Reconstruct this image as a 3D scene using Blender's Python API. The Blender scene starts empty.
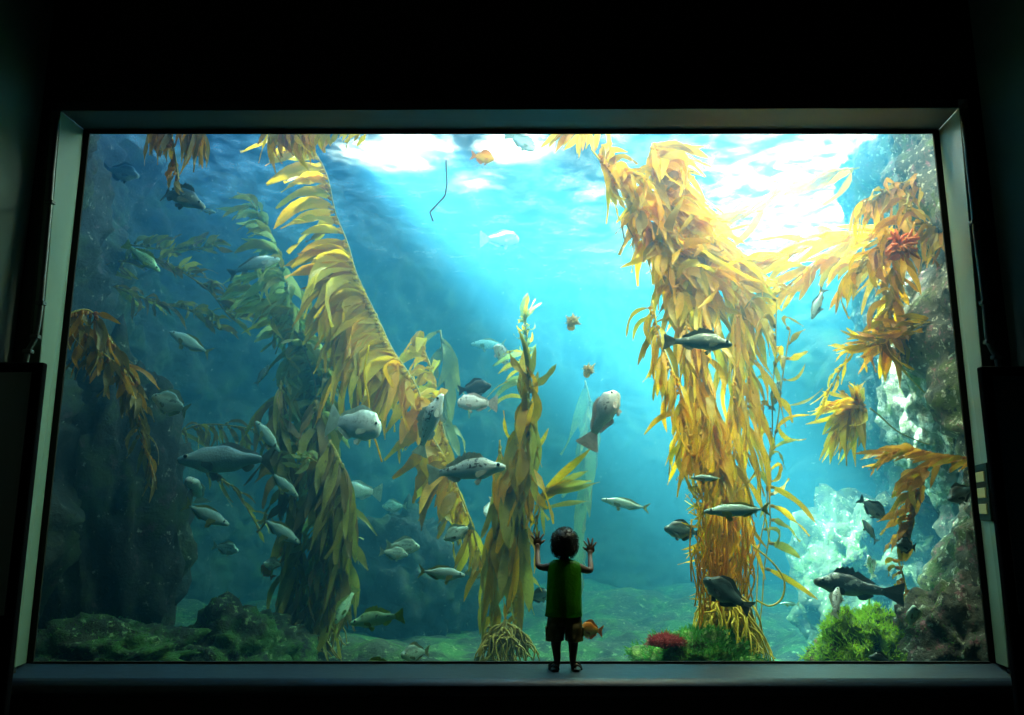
import bpy, bmesh, math, random
from mathutils import Vector, Matrix, noise
R = math.radians
C = bpy.context.scene.collection
random.seed(7)

# ------------------------------------------------------------------ camera
F, PX, PY = 800.0, 512.0, 357.5
TH = R(10.8)
CAM = Vector((0.0, -5.11, 0.91))
cf, cu = Vector((0, math.cos(TH), math.sin(TH))), Vector((0, -math.sin(TH), math.cos(TH)))
def at(px, py, Y):
    """point of the place at distance Y behind the glass seen in direction (px, py)"""
    d = cf + Vector((1, 0, 0)) * ((px - PX) / F) + cu * ((PY - py) / F)
    return CAM + d * ((Y - CAM.y) / d.y)
def mpp(px, py, Y):
    """metres per pixel there"""
    return (at(px, py, Y) - CAM).dot(cf) / F
cam = bpy.data.cameras.new('camera'); cam.sensor_width = 36; cam.lens = F / 1024 * 36
cam.clip_end = 200
co = bpy.data.objects.new('camera', cam); C.objects.link(co)
co.location = CAM; co.rotation_euler = (R(90) + TH, 0, 0)
bpy.context.scene.camera = co
sc = bpy.context.scene
sc.view_settings.view_transform = 'Standard'; sc.view_settings.look = 'None'
sc.view_settings.gamma = 1; sc.view_settings.use_curve_mapping = False
sc.view_settings.exposure = 0.0
sc.render.engine = 'CYCLES'
cy = sc.cycles
cy.max_bounces = 6; cy.diffuse_bounces = 2; cy.glossy_bounces = 2; cy.transmission_bounces = 4
cy.transparent_max_bounces = 12; cy.volume_bounces = 0
cy.use_denoising = True; cy.caustics_reflective = False; cy.caustics_refractive = False
cy.sample_clamp_indirect = 4.0

# ------------------------------------------------------------------ helpers
def obj(name, bm, mats, parent=None, smooth=False, loc=None):
    me = bpy.data.meshes.new(name)
    bm.normal_update(); bm.to_mesh(me); bm.free()
    for m in (mats if isinstance(mats, (list, tuple)) else [mats]): me.materials.append(m)
    if smooth:
        for p in me.polygons: p.use_smooth = True
    o = bpy.data.objects.new(name, me); C.objects.link(o)
    if parent: o.parent = parent
    if loc: o.location = loc
    return o
def empty(name, loc=(0, 0, 0)):
    o = bpy.data.objects.new(name, None); C.objects.link(o); o.location = loc
    o.empty_display_size = .1
    return o
def tag(o, label=None, cat=None, group=None, kind=None):
    if label: o['label'] = label
    if cat: o['category'] = cat
    if group: o['group'] = group
    if kind: o['kind'] = kind
    return o
def box(bm, x0, x1, y0, y1, z0, z1, mi=0):
    v = [bm.verts.new((x, y, z)) for x in (x0, x1) for y in (y0, y1) for z in (z0, z1)]
    for f in ((0, 1, 3, 2), (4, 6, 7, 5), (0, 4, 5, 1), (2, 3, 7, 6), (0, 2, 6, 4), (1, 5, 7, 3)):
        bm.faces.new([v[i] for i in f]).material_index = mi
    return v
def hexa(bm, p):
    """8 points: bottom four then top four, same winding"""
    v = [bm.verts.new(q) for q in p]
    for f in ((3, 2, 1, 0), (4, 5, 6, 7), (0, 1, 5, 4), (1, 2, 6, 5), (2, 3, 7, 6), (3, 0, 4, 7)):
        bm.faces.new([v[i] for i in f])
    bmesh.ops.recalc_face_normals(bm, faces=bm.faces)
def bevel(bm, w, seg=2):
    bmesh.ops.bevel(bm, geom=list(bm.edges), offset=w, segments=seg, affect='EDGES', profile=.5)
def tube(bm, pts, rad, n=6, mi=0, close=True):
    """tube along pts; rad number or list"""
    pts = [Vector(p) for p in pts]
    m = len(pts)
    rads = rad if isinstance(rad, (list, tuple)) else [rad] * m
    prev = None; rings = []
    for i, p in enumerate(pts):
        t = (pts[min(i + 1, m - 1)] - pts[max(i - 1, 0)]).normalized()
        a = Vector((0, 1, 0)) if prev is None else prev
        u = (a - t * a.dot(t))
        if u.length < 1e-4: u = t.orthogonal()
        u.normalize(); w = t.cross(u); prev = u
        rings.append([bm.verts.new(p + (u * math.cos(k * 2 * math.pi / n) + w * math.sin(k * 2 * math.pi / n)) * rads[i]) for k in range(n)])
    for a, b in zip(rings, rings[1:]):
        for k in range(n):
            f = bm.faces.new((a[k], a[(k + 1) % n], b[(k + 1) % n], b[k])); f.material_index = mi; f.smooth = True
    if close:
        bm.faces.new(rings[0][::-1]).material_index = mi; bm.faces.new(rings[-1]).material_index = mi
def smooth_path(pts, n):
    """Catmull-Rom through pts, n samples"""
    pts = [Vector(p) for p in pts]
    if len(pts) == 2: return [pts[0].lerp(pts[1], i / (n - 1)) for i in range(n)]
    P = [pts[0] * 2 - pts[1]] + pts + [pts[-1] * 2 - pts[-2]]
    out = []
    for i in range(n):
        s = i / (n - 1) * (len(pts) - 1); k = min(int(s), len(pts) - 2); t = s - k
        a, b, c, d = P[k:k + 4]
        out.append(.5 * ((2 * b) + (c - a) * t + (2 * a - 5 * b + 4 * c - d) * t * t + (3 * b - a - 3 * c + d) * t ** 3))
    return out

# ------------------------------------------------------------------ materials
def mat(name, col, rough=.6, **kw):
    m = bpy.data.materials.new(name); m.use_nodes = True
    b = m.node_tree.nodes['Principled BSDF']
    b.inputs['Base Color'].default_value = (*col, 1); b.inputs['Roughness'].default_value = rough
    for k, v in kw.items(): b.inputs[k.replace('_', ' ')].default_value = v
    return m
def N(m, t, **kw):
    n = m.node_tree.nodes.new(t)
    for k, v in kw.items(): setattr(n, k, v)
    return n
def L(m, a, b): m.node_tree.links.new(a, b)
def ramp(m, fac, stops):
    r = N(m, 'ShaderNodeValToRGB'); e = r.color_ramp.elements
    while len(e) < len(stops): e.new(.5)
    for k, (p, c) in zip(e, stops): k.position = p; k.color = (*c, 1) if len(c) == 3 else c
    L(m, fac, r.inputs[0]); return r.outputs[0]
def noise_tex(m, scale, detail=4, rough=.5, coord='Object', vec=None):
    t = N(m, 'ShaderNodeTexNoise'); t.inputs['Scale'].default_value = scale
    t.inputs['Detail'].default_value = detail; t.inputs['Roughness'].default_value = rough
    if vec is None:
        c = N(m, 'ShaderNodeTexCoord'); vec = c.outputs[coord]
    L(m, vec, t.inputs['Vector']); return t.outputs['Fac']
def mixc(m, fac, a, b):
    x = N(m, 'ShaderNodeMix', data_type='RGBA')
    if isinstance(fac, float): x.inputs[0].default_value = fac
    else: L(m, fac, x.inputs[0])
    for i, v in ((6, a), (7, b)):
        if isinstance(v, tuple): x.inputs[i].default_value = (*v, 1)
        else: L(m, v, x.inputs[i])
    return x.outputs[2]
def mottled(name, stops, scale, rough=.6, bump=0, detail=5):
    m = mat(name, (1, 1, 1), rough); b = m.node_tree.nodes['Principled BSDF']
    f = noise_tex(m, scale, detail, .6)
    L(m, ramp(m, f, stops), b.inputs['Base Color'])
    if bump:
        bp = N(m, 'ShaderNodeBump'); bp.inputs['Strength'].default_value = bump; bp.inputs['Distance'].default_value = .02
        L(m, f, bp.inputs['Height']); L(m, bp.outputs[0], b.inputs['Normal'])
    return m
M = {}
M['wall'] = mottled('wall_paint', [(.3, (.30, .38, .34)), (.7, (.36, .44, .40))], 3, .8)
M['dark'] = mat('dark_paint', (.006, .007, .008), .7)
M['ceiling'] = mat('ceiling_paint', (.015, .015, .017), .8)
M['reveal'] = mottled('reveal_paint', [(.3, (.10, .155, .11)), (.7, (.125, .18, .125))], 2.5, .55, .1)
M['sill'] = mottled('sill_paint', [(.3, (.007, .020, .038)), (.7, (.011, .028, .050))], 14, .5, .15)
M['black'] = mat('black_rubber', (.003, .003, .003), .9)
M['blackbox'] = mat('black_laminate', (.002, .0025, .004), .9, Specular_IOR_Level=.05)
M['cable'] = mat('dark_cable', (.05, .06, .055), .45)
M['grey_metal'] = mat('grey_metal', (.35, .36, .34), .4, Metallic=.6)
M['tan'] = mat('tan_plate', (.34, .30, .10), .6)
M['greenframe'] = mat('dark_green_plastic', (.003, .014, .009), .7, Specular_IOR_Level=.1)
def rock_mat(name, base, patches, bright=1.0, s=1.0):
    m = mat(name, base, .85); b = m.node_tree.nodes['Principled BSDF']
    c = N(m, 'ShaderNodeTexCoord').outputs['Object']
    n1 = noise_tex(m, 1.6 * s, 6, .65, vec=c)
    col = ramp(m, n1, [(.3, tuple(x * .35 for x in base)), (.52, base), (.75, tuple(min(1, x * 1.7) for x in base))])
    for i, (pc, sc_, lo, hi) in enumerate(patches):
        mp = N(m, 'ShaderNodeMapping'); mp.inputs['Location'].default_value = (i * 7.3, i * 3.1, -i * 5.7); L(m, c, mp.inputs[0])
        f = noise_tex(m, sc_ * s, 5, .7, vec=mp.outputs[0])
        col = mixc(m, ramp(m, f, [(lo, (0, 0, 0)), (hi, (1, 1, 1))]), col, pc)
    L(m, col, b.inputs['Base Color'])
    f = noise_tex(m, 14 * s, 6, .7, vec=c)
    bp = N(m, 'ShaderNodeBump'); bp.inputs['Strength'].default_value = .7; bp.inputs['Distance'].default_value = .06
    L(m, f, bp.inputs['Height']); L(m, bp.outputs[0], b.inputs['Normal'])
    return m
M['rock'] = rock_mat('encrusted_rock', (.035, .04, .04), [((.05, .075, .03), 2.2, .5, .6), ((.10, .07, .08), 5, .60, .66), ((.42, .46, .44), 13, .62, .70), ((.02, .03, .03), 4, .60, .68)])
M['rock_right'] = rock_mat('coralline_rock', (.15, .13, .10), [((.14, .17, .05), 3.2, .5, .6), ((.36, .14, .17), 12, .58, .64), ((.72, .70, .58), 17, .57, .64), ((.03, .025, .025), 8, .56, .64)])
M['rock_sun'] = rock_mat('sunlit_encrusted_rock', (.34, .36, .26), [((.20, .28, .08), 6, .5, .6), ((.85, .85, .74), 12, .50, .58), ((.06, .07, .05), 17, .58, .66), ((.10, .10, .08), 5, .60, .68)])  # encrusted rock, brightness of the sun patch put into its pale colour
M['rock_mid'] = rock_mat('mid_encrusted_rock', (.07, .085, .05), [((.10, .16, .05), 3, .5, .6), ((.50, .55, .40), 20, .58, .65), ((.02, .02, .02), 7, .56, .62)])
M['floor_rock'] = rock_mat('seabed_rock', (.045, .055, .035), [((.06, .16, .03), 2.6, .46, .58), ((.30, .48, .22), 16, .57, .66), ((.02, .02, .018), 5, .55, .64)])
M['algae_rock'] = rock_mat('algae_covered_rock', (.10, .15, .04), [((.25, .40, .06), 5, .42, .6), ((.40, .13, .15), 3, .60, .66)])
# ------------------------------------------------------------------ window, reveal and room
XL, XR, ZT = -2.94, 2.93, 3.475          # glass opening, sill top at z = 0
YF = -0.42                              # front plane of the splayed reveal
oTL, oTR, oBL, oBR = at(61, 111, YF), at(959, 108, YF), at(15, 668, YF), at(1008, 668, YF)
WT = -0.06
# pane
bm = bmesh.new(); box(bm, XL - .03, XR + .03, 0, .05, -.02, ZT + .03)
gm = bpy.data.materials.new('acrylic_pane'); gm.use_nodes = True
nt = gm.node_tree; nt.nodes.clear()
out = N(gm, 'ShaderNodeOutputMaterial'); tr = N(gm, 'ShaderNodeBsdfTransparent'); gl = N(gm, 'ShaderNodeBsdfGlossy'); mx = N(gm, 'ShaderNodeMixShader')
tr.inputs[0].default_value = (.97, .99, .985, 1); gl.inputs['Roughness'].default_value = .03; mx.inputs[0].default_value = .012
L(gm, tr.outputs[0], mx.inputs[1]); L(gm, gl.outputs[0], mx.inputs[2]); L(gm, mx.outputs[0], out.inputs[0])
win = obj('window_1', bm, gm); tag(win, kind='structure')
win['label'] = 'large clear viewing pane of the tank, black rubber seal around it'
# black seal around the pane
bm = bmesh.new(); g = .045
box(bm, XL - .02, XL + g, -.014, -.002, 0, ZT); box(bm, XR - g, XR + .02, -.014, -.002, 0, ZT)
box(bm, XL + g, XR - g, -.014, -.002, ZT - .03, ZT + .02); box(bm, XL + g, XR - g, -.03, -.002, 0.001, .012)
obj('seal', bm, M['black'], win)
# splayed side boards
def board(name, a0, a1, b0, b1, thick, m):
    """a0,a1 inner edge at the glass; b0,b1 outer edge towards the room; thick vector"""
    bm = bmesh.new(); t = Vector(thick)
    hexa(bm, [a0, a1, b1, b0, a0 + t, a1 + t, b1 + t, b0 + t])
    bevel(bm, .004, 1)
    return tag(obj(name, bm, m), kind='structure')
iTL, iTR, iBL, iBR = Vector((XL, -.003, ZT)), Vector((XR, -.003, ZT)), Vector((XL, -.003, 0)), Vector((XR, -.003, 0))
board('trim_1', iBL, iTL, oBL, oTL, (-.08, .0, 0), M['reveal'])['label'] = 'pale splayed reveal board on the left of the tank window'
board('trim_2', iBR, iTR, oBR, oTR, (.08, .0, 0), M['reveal'])['label'] = 'pale splayed reveal board on the right of the tank window'
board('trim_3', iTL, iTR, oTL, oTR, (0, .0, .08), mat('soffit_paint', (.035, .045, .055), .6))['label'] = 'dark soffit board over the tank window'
# sill: slab with a rounded front nose
bm = bmesh.new()
prof = [(0.05, 0), (-.44, 0), (-.475, -.008), (-.50, -.03), (-.505, -.06), (-.49, -.09), (-.46, -.10), (.05, -.10)]
e0 = [bm.verts.new((XL - .32, y, z)) for y, z in prof]; e1 = [bm.verts.new((XR + .32, y, z)) for y, z in prof]
n = len(prof)
for i in range(n): bm.faces.new((e0[i], e0[(i + 1) % n], e1[(i + 1) % n], e1[i])).smooth = i in (1, 2, 3, 4, 5)
bm.faces.new(e0[::-1]); bm.faces.new(e1); bmesh.ops.recalc_face_normals(bm, faces=bm.faces)
tag(obj('trim_4', bm, M['sill']), kind='structure')['label'] = 'wide blue-grey sill under the tank window'
# room walls
FZ, CZ = -.55, 4.6
def wall(name, a, b, z0, z1, t, m, label):
    bm = bmesh.new(); a, b = Vector((*a, z0)), Vector((*b, z0)); up = Vector((0, 0, z1 - z0)); t = Vector((*t, 0))
    hexa(bm, [a, b, b + t, a + t, a + up, b + up, b + t + up, a + t + up])
    o = tag(obj(name, bm, m), kind='structure'); o['label'] = label; return o
# front wall around the opening, as one mesh with a hole (outer rectangle to reveal edge)
bm = bmesh.new()
X0, X1 = -6.0, 6.0
outer = [Vector((X0, YF, FZ)), Vector((X1, YF, FZ)), Vector((X1, YF, CZ)), Vector((X0, YF, CZ))]
oBLf, oBRf = Vector((oBL.x - .06, YF, -.1)), Vector((oBR.x + .06, YF, -.1))
inner = [oBLf, oBRf, oTR + Vector((.06, 0, .06)), oTL + Vector((-.06, 0, .06))]
vo = [bm.verts.new(p) for p in outer]; vi = [bm.verts.new(p) for p in inner]
for i in range(4): bm.faces.new((vo[i], vo[(i + 1) % 4], vi[(i + 1) % 4], vi[i]))
r = bmesh.ops.extrude_face_region(bm, geom=list(bm.faces))
for e in r['geom']:
    if isinstance(e, bmesh.types.BMVert): e.co.y += .12
bmesh.ops.recalc_face_normals(bm, faces=bm.faces)
o = tag(obj('wall_front', bm, M['dark']), kind='structure'); o['label'] = 'dark wall around the tank window'
# side walls, canted towards the viewer
wall('wall_left', (oBL.x - .22, YF - .001), (-5.6, -7), FZ, CZ, (-.15, -.02), M['wall'], 'dim green-grey wall left of the tank window')
wall('wall_right', (oBR.x + .22, YF - .001), (5.6, -7), FZ, CZ, (.15, -.02), M['wall'], 'dim green-grey wall right of the tank window')
wall('wall_back', (-5.5, -7), (5.5, -7), FZ, CZ, (0, -.15), M['dark'], 'dark back wall behind the viewer')
bm = bmesh.new(); box(bm, -6, 6, -7.2, YF + .12, FZ - .1, FZ); tag(obj('floor', bm, M['dark']), kind='structure')['label'] = 'dark floor of the viewing room'
bm = bmesh.new(); box(bm, -6, 6, -7.2, YF + .12, CZ, CZ + .1); tag(obj('ceiling', bm, M['ceiling']), kind='structure')['label'] = 'black ceiling of the viewing room'
# black cabinets at both sides
def cabinet(name, label, px_edge, py_top, py_low, px_low, side, Y):
    t = at(px_edge, py_top, Y); l = at(px_low, py_low, Y)
    xe, w, d = (t.x + l.x) / 2 + side * .022, .34, .05
    root = empty(name, (xe, Y, FZ)); tag(root, label, 'cabinet', 'black display cabinets beside the window')
    z1 = t.z - FZ; s = side
    bm = bmesh.new(); x0, x1 = sorted((0, s * w)); box(bm, x0, x1, 0, d, .08, z1); bevel(bm, .012, 2)
    obj('housing', bm, M['blackbox'], root)
    bm = bmesh.new(); box(bm, x0 + .03, x1 - .03, .01, d - .01, 0, .078); obj('plinth', bm, M['black'], root)
    bm = bmesh.new(); box(bm, x0 + .05, x1 - .05, -.012, -.001, .9, z1 - .06); bevel(bm, .004, 1)
    obj('screen_panel', bm, mat('dark_gloss', (.004, .004, .006), .15), root)
    return root
cabinet('display_cabinet', 'tall black cabinet at the left of the window, covering the reveal edge', 46, 362, 650, 17, -1, -.62)
cabinet('display_cabinet', 'tall black cabinet at the right of the window, below the clipped cable', 979, 366, 650, 1006, 1, -.62)
# cables down the reveal edges
def cable(label, pxs, side):
    pts = smooth_path([at(x, y, YF - .035 if y < 300 else YF - .04) for x, y in pxs], 40)
    pts = [p + Vector((noise.noise(p * 3) * .008, 0, 0)) for p in pts]
    bm = bmesh.new(); tube(bm, pts, .016, 8)
    o = obj('clipped_cable', bm, M['cable'], None, True); tag(o, label, 'cable', 'cables beside the window')
    for k in (8, 16, 24, 31):
        p = pts[k]; bm = bmesh.new(); box(bm, -.025, .025, -.02, .02, -.012, .012); bevel(bm, .004, 1)
        c = obj('clip', bm, M['cable'], o, loc=p)
cable('thin dark cable running down beside the left reveal to the cabinet', [(57, 118), (50, 200), (41, 300), (36, 335), (28, 352), (24, 375)], -1)
cable('dark clipped cable running down beside the right reveal to the cabinet', [(963, 116), (974, 220), (984, 300), (988, 340), (996, 358), (1000, 380)], 1)
# panel with three tan plates on the right reveal
e = lambda s, z: Vector((XR, 0, z)).lerp(Vector((oBR.x + (oTR.x - oBR.x) * z / ZT, YF, z)), s)
def on_reveal(s, z, off): 
    n_ = (Vector((XR, 0, 0)) - Vector((oBR.x, YF, 0))).normalized(); nn = Vector((n_.y, -n_.x, 0)); nn = nn if nn.x < 0 else -nn
    return e(s, z) + nn * off
def rev_plate(bm, s0, s1, z0, z1, t0, t1):
    hexa(bm, [on_reveal(s0, z0, t0), on_reveal(s1, z0, t0), on_reveal(s1, z0, t1), on_reveal(s0, z0, t1),
              on_reveal(s0, z1, t0), on_reveal(s1, z1, t0), on_reveal(s1, z1, t1), on_reveal(s0, z1, t1)])
def zz(py): return at(984, py, -.25).z
root = empty('label_panel', on_reveal(.5, zz(492), 0)); tag(root, 'dark panel with three tan plates on the right reveal board', 'panel')
bm = bmesh.new(); rev_plate(bm, .25, .98, zz(521), zz(464), .004, .02); bevel(bm, .003, 1)
o = obj('backing', bm, M['greenframe'], root); o.location = -root.location
for a, b in ((472, 482), (488, 498), (504, 514)):
    bm = bmesh.new(); rev_plate(bm, .36, .86, zz(b), zz(a), .021, .028); bevel(bm, .002, 1)
    o = obj('plate', bm, M['tan'], root); o.location = -root.location

# ------------------------------------------------------------------ water
WZ = 5.0
wm = bpy.data.materials.new('sea_water'); wm.use_nodes = True; wm.node_tree.nodes.clear()
out = N(wm, 'ShaderNodeOutputMaterial'); vs = N(wm, 'ShaderNodeVolumeScatter'); va = N(wm, 'ShaderNodeVolumeAbsorption'); ad = N(wm, 'ShaderNodeAddShader')
vs.inputs['Color'].default_value = (.10, .52, .96, 1); vs.inputs['Density'].default_value = .125; vs.inputs['Anisotropy'].default_value = .25
va.inputs['Color'].default_value = (.0, .72, .82, 1); va.inputs['Density'].default_value = .19
L(wm, vs.outputs[0], ad.inputs[0]); L(wm, va.outputs[0], ad.inputs[1]); L(wm, ad.outputs[0], out.inputs['Volume'])
bm = bmesh.new(); box(bm, -8, 8, .055, 10, -.7, WZ)
o = obj('water', bm, wm); tag(o, kind='structure'); o['label'] = 'hazy blue-green sea water filling the tank'

# ------------------------------------------------------------------ rock shell
def rock_sheet(name, plan, z0, z1, nu, nv, amp, m, label, top=lambda u: 0, seed=0, kind='structure'):
    P = smooth_path([Vector((x, y, 0)) for x, y in plan], nu); bm = bmesh.new(); rows = []
    for i, p in enumerate(P):
        t = (P[min(i + 1, nu - 1)] - P[max(i - 1, 0)]).normalized(); nrm = Vector((t.y, -t.x, 0))
        zt = z1 + top(i / (nu - 1)); row = []
        for j in range(nv):
            z = z0 + (zt - z0) * j / (nv - 1); q = Vector((p.x, p.y, z)) + Vector((seed, 0, 0))
            d = noise.fractal(q * .55, 1, 2, 3) * amp + noise.fractal(q * 1.8, .8, 2.1, 4) * amp * .45 + noise.fractal(q * 7, .8, 2.1, 3) * amp * .08
            ca = max(0, noise.cell(q * 1.3)) * amp * .25
            row.append(bm.verts.new(Vector((p.x, p.y, z)) + nrm * (d + ca) + Vector((0, 0, noise.noise(q * 1.1) * amp * .3))))
        rows.append(row)
    for a, b in zip(rows, rows[1:]):
        for j in range(nv - 1): bm.faces.new((a[j], b[j], b[j + 1], a[j + 1])).smooth = True
    return tag(obj(name, bm, m), label, kind=kind)
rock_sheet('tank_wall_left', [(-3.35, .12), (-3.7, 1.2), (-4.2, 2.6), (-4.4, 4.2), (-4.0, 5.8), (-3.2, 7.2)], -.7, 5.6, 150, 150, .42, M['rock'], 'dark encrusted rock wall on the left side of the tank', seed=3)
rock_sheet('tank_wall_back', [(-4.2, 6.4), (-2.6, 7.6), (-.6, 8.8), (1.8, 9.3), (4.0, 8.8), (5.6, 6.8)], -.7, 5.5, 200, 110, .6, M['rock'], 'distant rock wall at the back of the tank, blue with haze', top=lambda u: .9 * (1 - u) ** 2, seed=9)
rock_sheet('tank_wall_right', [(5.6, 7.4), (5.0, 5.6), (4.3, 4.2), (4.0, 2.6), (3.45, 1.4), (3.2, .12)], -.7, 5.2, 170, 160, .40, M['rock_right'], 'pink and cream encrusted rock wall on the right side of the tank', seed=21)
bm = bmesh.new(); nx, ny = 130, 110; g_ = []
for i in range(nx):
    row = []
    for j in range(ny):
        x = -7.5 + 15 * i / (nx - 1); y = .09 + 9.6 * (j / (ny - 1)) ** 1.4; q = Vector((x, y, 2))
        z = -.34 + noise.fractal(q * .8, 1, 2, 4) * .22 * min(1, y * .6 + .1) + noise.fractal(q * 4, 1, 2, 3) * .05
        row.append(bm.verts.new((x, y, z)))
    g_.append(row)
for a, b in zip(g_, g_[1:]):
    for j in range(ny - 1): bm.faces.new((a[j], b[j], b[j + 1], a[j + 1])).smooth = True
tag(obj('tank_floor', bm, M['floor_rock']), 'rocky seabed of the tank with green growth', kind='structure')

# ------------------------------------------------------------------ lights above the water
def area(name, loc, size, sy, power, col, target=None):
    l = bpy.data.lights.new(name, 'AREA'); l.shape = 'RECTANGLE'; l.size = size; l.size_y = sy; l.energy = power; l.color = col
    o = bpy.data.objects.new(name, l); C.objects.link(o); o.location = loc
    if target is not None: o.rotation_euler = (Vector(target) - Vector(loc)).to_track_quat('-Z', 'Y').to_euler()
    return o
def spot(name, loc, target, deg, power, col, blend=.5, r=.22):
    l = bpy.data.lights.new(name, 'SPOT'); l.spot_size = R(deg); l.spot_blend = blend; l.energy = power; l.color = col; l.shadow_soft_size = r
    o = bpy.data.objects.new(name, l); C.objects.link(o); o.location = loc
    o.rotation_euler = (Vector(target) - Vector(loc)).to_track_quat('-Z', 'Y').to_euler()
    return o
# rippled water surface, translucent patches put in to break up the beam ovals: part of the daylight goes through, part is scattered down
fm = bpy.data.materials.new('water_surface'); fm.use_nodes = True; fm.node_tree.nodes.clear()
o_ = N(fm, 'ShaderNodeOutputMaterial'); t_ = N(fm, 'ShaderNodeBsdfTransparent'); d_ = N(fm, 'ShaderNodeBsdfTranslucent'); x_ = N(fm, 'ShaderNodeMixShader')
f_ = noise_tex(fm, 2.6, 5, .7)
rr = ramp(fm, f_, [(.42, (.03, .03, .03)), (.68, (.36, .36, .36))]); L(fm, rr, x_.inputs[0])
d_.inputs[0].default_value = (.9, .95, .97, 1)
L(fm, t_.outputs[0], x_.inputs[1]); L(fm, d_.outputs[0], x_.inputs[2]); L(fm, x_.outputs[0], o_.inputs[0])
bm = bmesh.new(); g_ = []
for i in range(120):
    row = []
    for j in range(90):
        x = -7 + 14 * i / 119; y = .08 + 9.6 * j / 89; q = Vector((x, y, 0))
        row.append(bm.verts.new((x, y, WZ + .02 + .05 * noise.noise(q * 1.7) + .03 * noise.noise(q * 4))))
    g_.append(row)
for a, b in zip(g_, g_[1:]):
    for j in range(89): bm.faces.new((a[j], b[j], b[j + 1], a[j + 1])).smooth = True
tag(obj('water_surface', bm, fm), 'rippled water surface glowing white where daylight falls in', kind='structure')
area('sky_fill', (4.7, 5.6, 6.7), 3.2, 5.0, 3800, (1, .93, .80))
area('sky_fill', (.4, 4.5, 7.2), 4.0, 5.0, 150, (.30, .66, 1))
area('sky_fill', (-3.2, 4.0, 6.8), 3.0, 5.0, 150, (.12, .48, 1))  # blue fill added to turn the water on the left bluer
# lamps over the front edge of the tank, above the pane, shining back and down on the fish
area('front_light', (1.9, .30, 4.55), 2.6, .35, 210, (1, .90, .66), (1.7, 1.9, .3))
area('front_light', (-.6, .30, 4.55), 2.0, .35, 50, (.7, .92, 1), (-.8, 2.0, 2.0))
def shaft(p0, p1, Y0, Y1, deg, power, col=(1, .98, .92), back=4.5, blend=.6):
    a, b = at(*p0, Y0), at(*p1, Y1); d = (b - a).normalized()
    spot('shaft_spot', a - d * back, b, deg, power, col, blend)  # added spot standing in for a sunbeam through the surface
shaft((395, 150), (555, 310), 3.6, 3.0, 14, 110000, blend=1)
shaft((515, 150), (670, 335), 3.5, 3.0, 9, 115000, blend=1)
shaft((450, 150), (610, 330), 4.6, 4.0, 6, 65000, blend=1)
shaft((590, 150), (720, 330), 5.0, 4.4, 10, 26000, blend=1)
shaft((740, 150), (935, 400), 2.6, 1.7, 11, 60000, blend=1)
shaft((800, 130), (870, 640), 2.0, 1.1, 9, 14000, blend=1)  # added beam to brighten the green mound
shaft((640, 120), (730, 560), 2.6, 1.1, 16, 17000, (1, .93, .75), blend=1)  # added warm beam to brighten the golden kelp
shaft((285, 140), (345, 310), 2.1, 2.0, 13, 7000, (1, .97, .85), blend=1)  # added warm beam to brighten the top of the arching kelp
spot('front_light', (2.0, .45, 4.7), at(712, 440, 1.15), 26, 2100, (1, .90, .60), 1, .25)  # spot added to make the golden kelp more luminous from the front
spot('front_light', (-.9, .45, 4.7), at(440, 430, 1.6), 34, 420, (1, .95, .8), 1, .25)  # weaker spot added on the kelp left of centre
world = bpy.data.worlds.new('world'); sc.world = world; world.use_nodes = True
world.node_tree.nodes['Background'].inputs[0].default_value = (0, 0, 0, 1)
world.node_tree.nodes['Background'].inputs[1].default_value = 0
# ------------------------------------------------------------------ kelp
def leaf_mat(name, c0, c1, trans=.5, scale=2.2):
    m = bpy.data.materials.new(name); m.use_nodes = True; m.node_tree.nodes.clear()
    o_ = N(m, 'ShaderNodeOutputMaterial'); p = N(m, 'ShaderNodeBsdfPrincipled'); t = N(m, 'ShaderNodeBsdfTranslucent'); x = N(m, 'ShaderNodeMixShader')
    c = N(m, 'ShaderNodeTexCoord').outputs['Object']
    f = noise_tex(m, scale, 3, .6, vec=c); g = noise_tex(m, 60, 2, .5, vec=c)
    col = ramp(m, f, [(.35, c0), (.65, c1)])
    col = mixc(m, ramp(m, g, [(.5, (0, 0, 0)), (.75, (.35, .35, .35))]), col, tuple(v * .45 for v in c0))
    L(m, col, p.inputs['Base Color']); L(m, col, t.inputs[0]); p.inputs['Roughness'].default_value = .4
    bp = N(m, 'ShaderNodeBump'); bp.inputs['Strength'].default_value = .5; bp.inputs['Distance'].default_value = .01
    L(m, g, bp.inputs['Height']); L(m, bp.outputs[0], p.inputs['Normal'])
    x.inputs[0].default_value = trans; L(m, p.outputs[0], x.inputs[1]); L(m, t.outputs[0], x.inputs[2]); L(m, x.outputs[0], o_.inputs[0])
    return m
M['k_gold'] = leaf_mat('golden_kelp_blade', (.90, .40, .0), (1, .62, .0), .6)
M['k_bronze'] = leaf_mat('bronze_kelp_blade', (.36, .20, .0), (.68, .42, .0), .5)
M['k_yellow'] = leaf_mat('yellow_kelp_blade', (.92, .55, .0), (1, .78, .06), .6)
M['k_olive'] = leaf_mat('olive_kelp_blade', (.30, .26, .04), (.62, .52, .08), .5)
M['k_green'] = leaf_mat('green_kelp_blade', (.34, .46, .14), (.66, .70, .26), .6)
M['k_orange'] = leaf_mat('orange_kelp_blade', (.55, .20, .01), (.92, .42, .03), .55)
M['k_brown'] = leaf_mat('brown_kelp_blade', (.20, .13, .03), (.42, .26, .05), .4)
M['stipe'] = mat('kelp_stipe', (.48, .34, .05), .45)
M['stipe_gold'] = mat('golden_kelp_stipe', (.85, .58, .05), .45)

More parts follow.
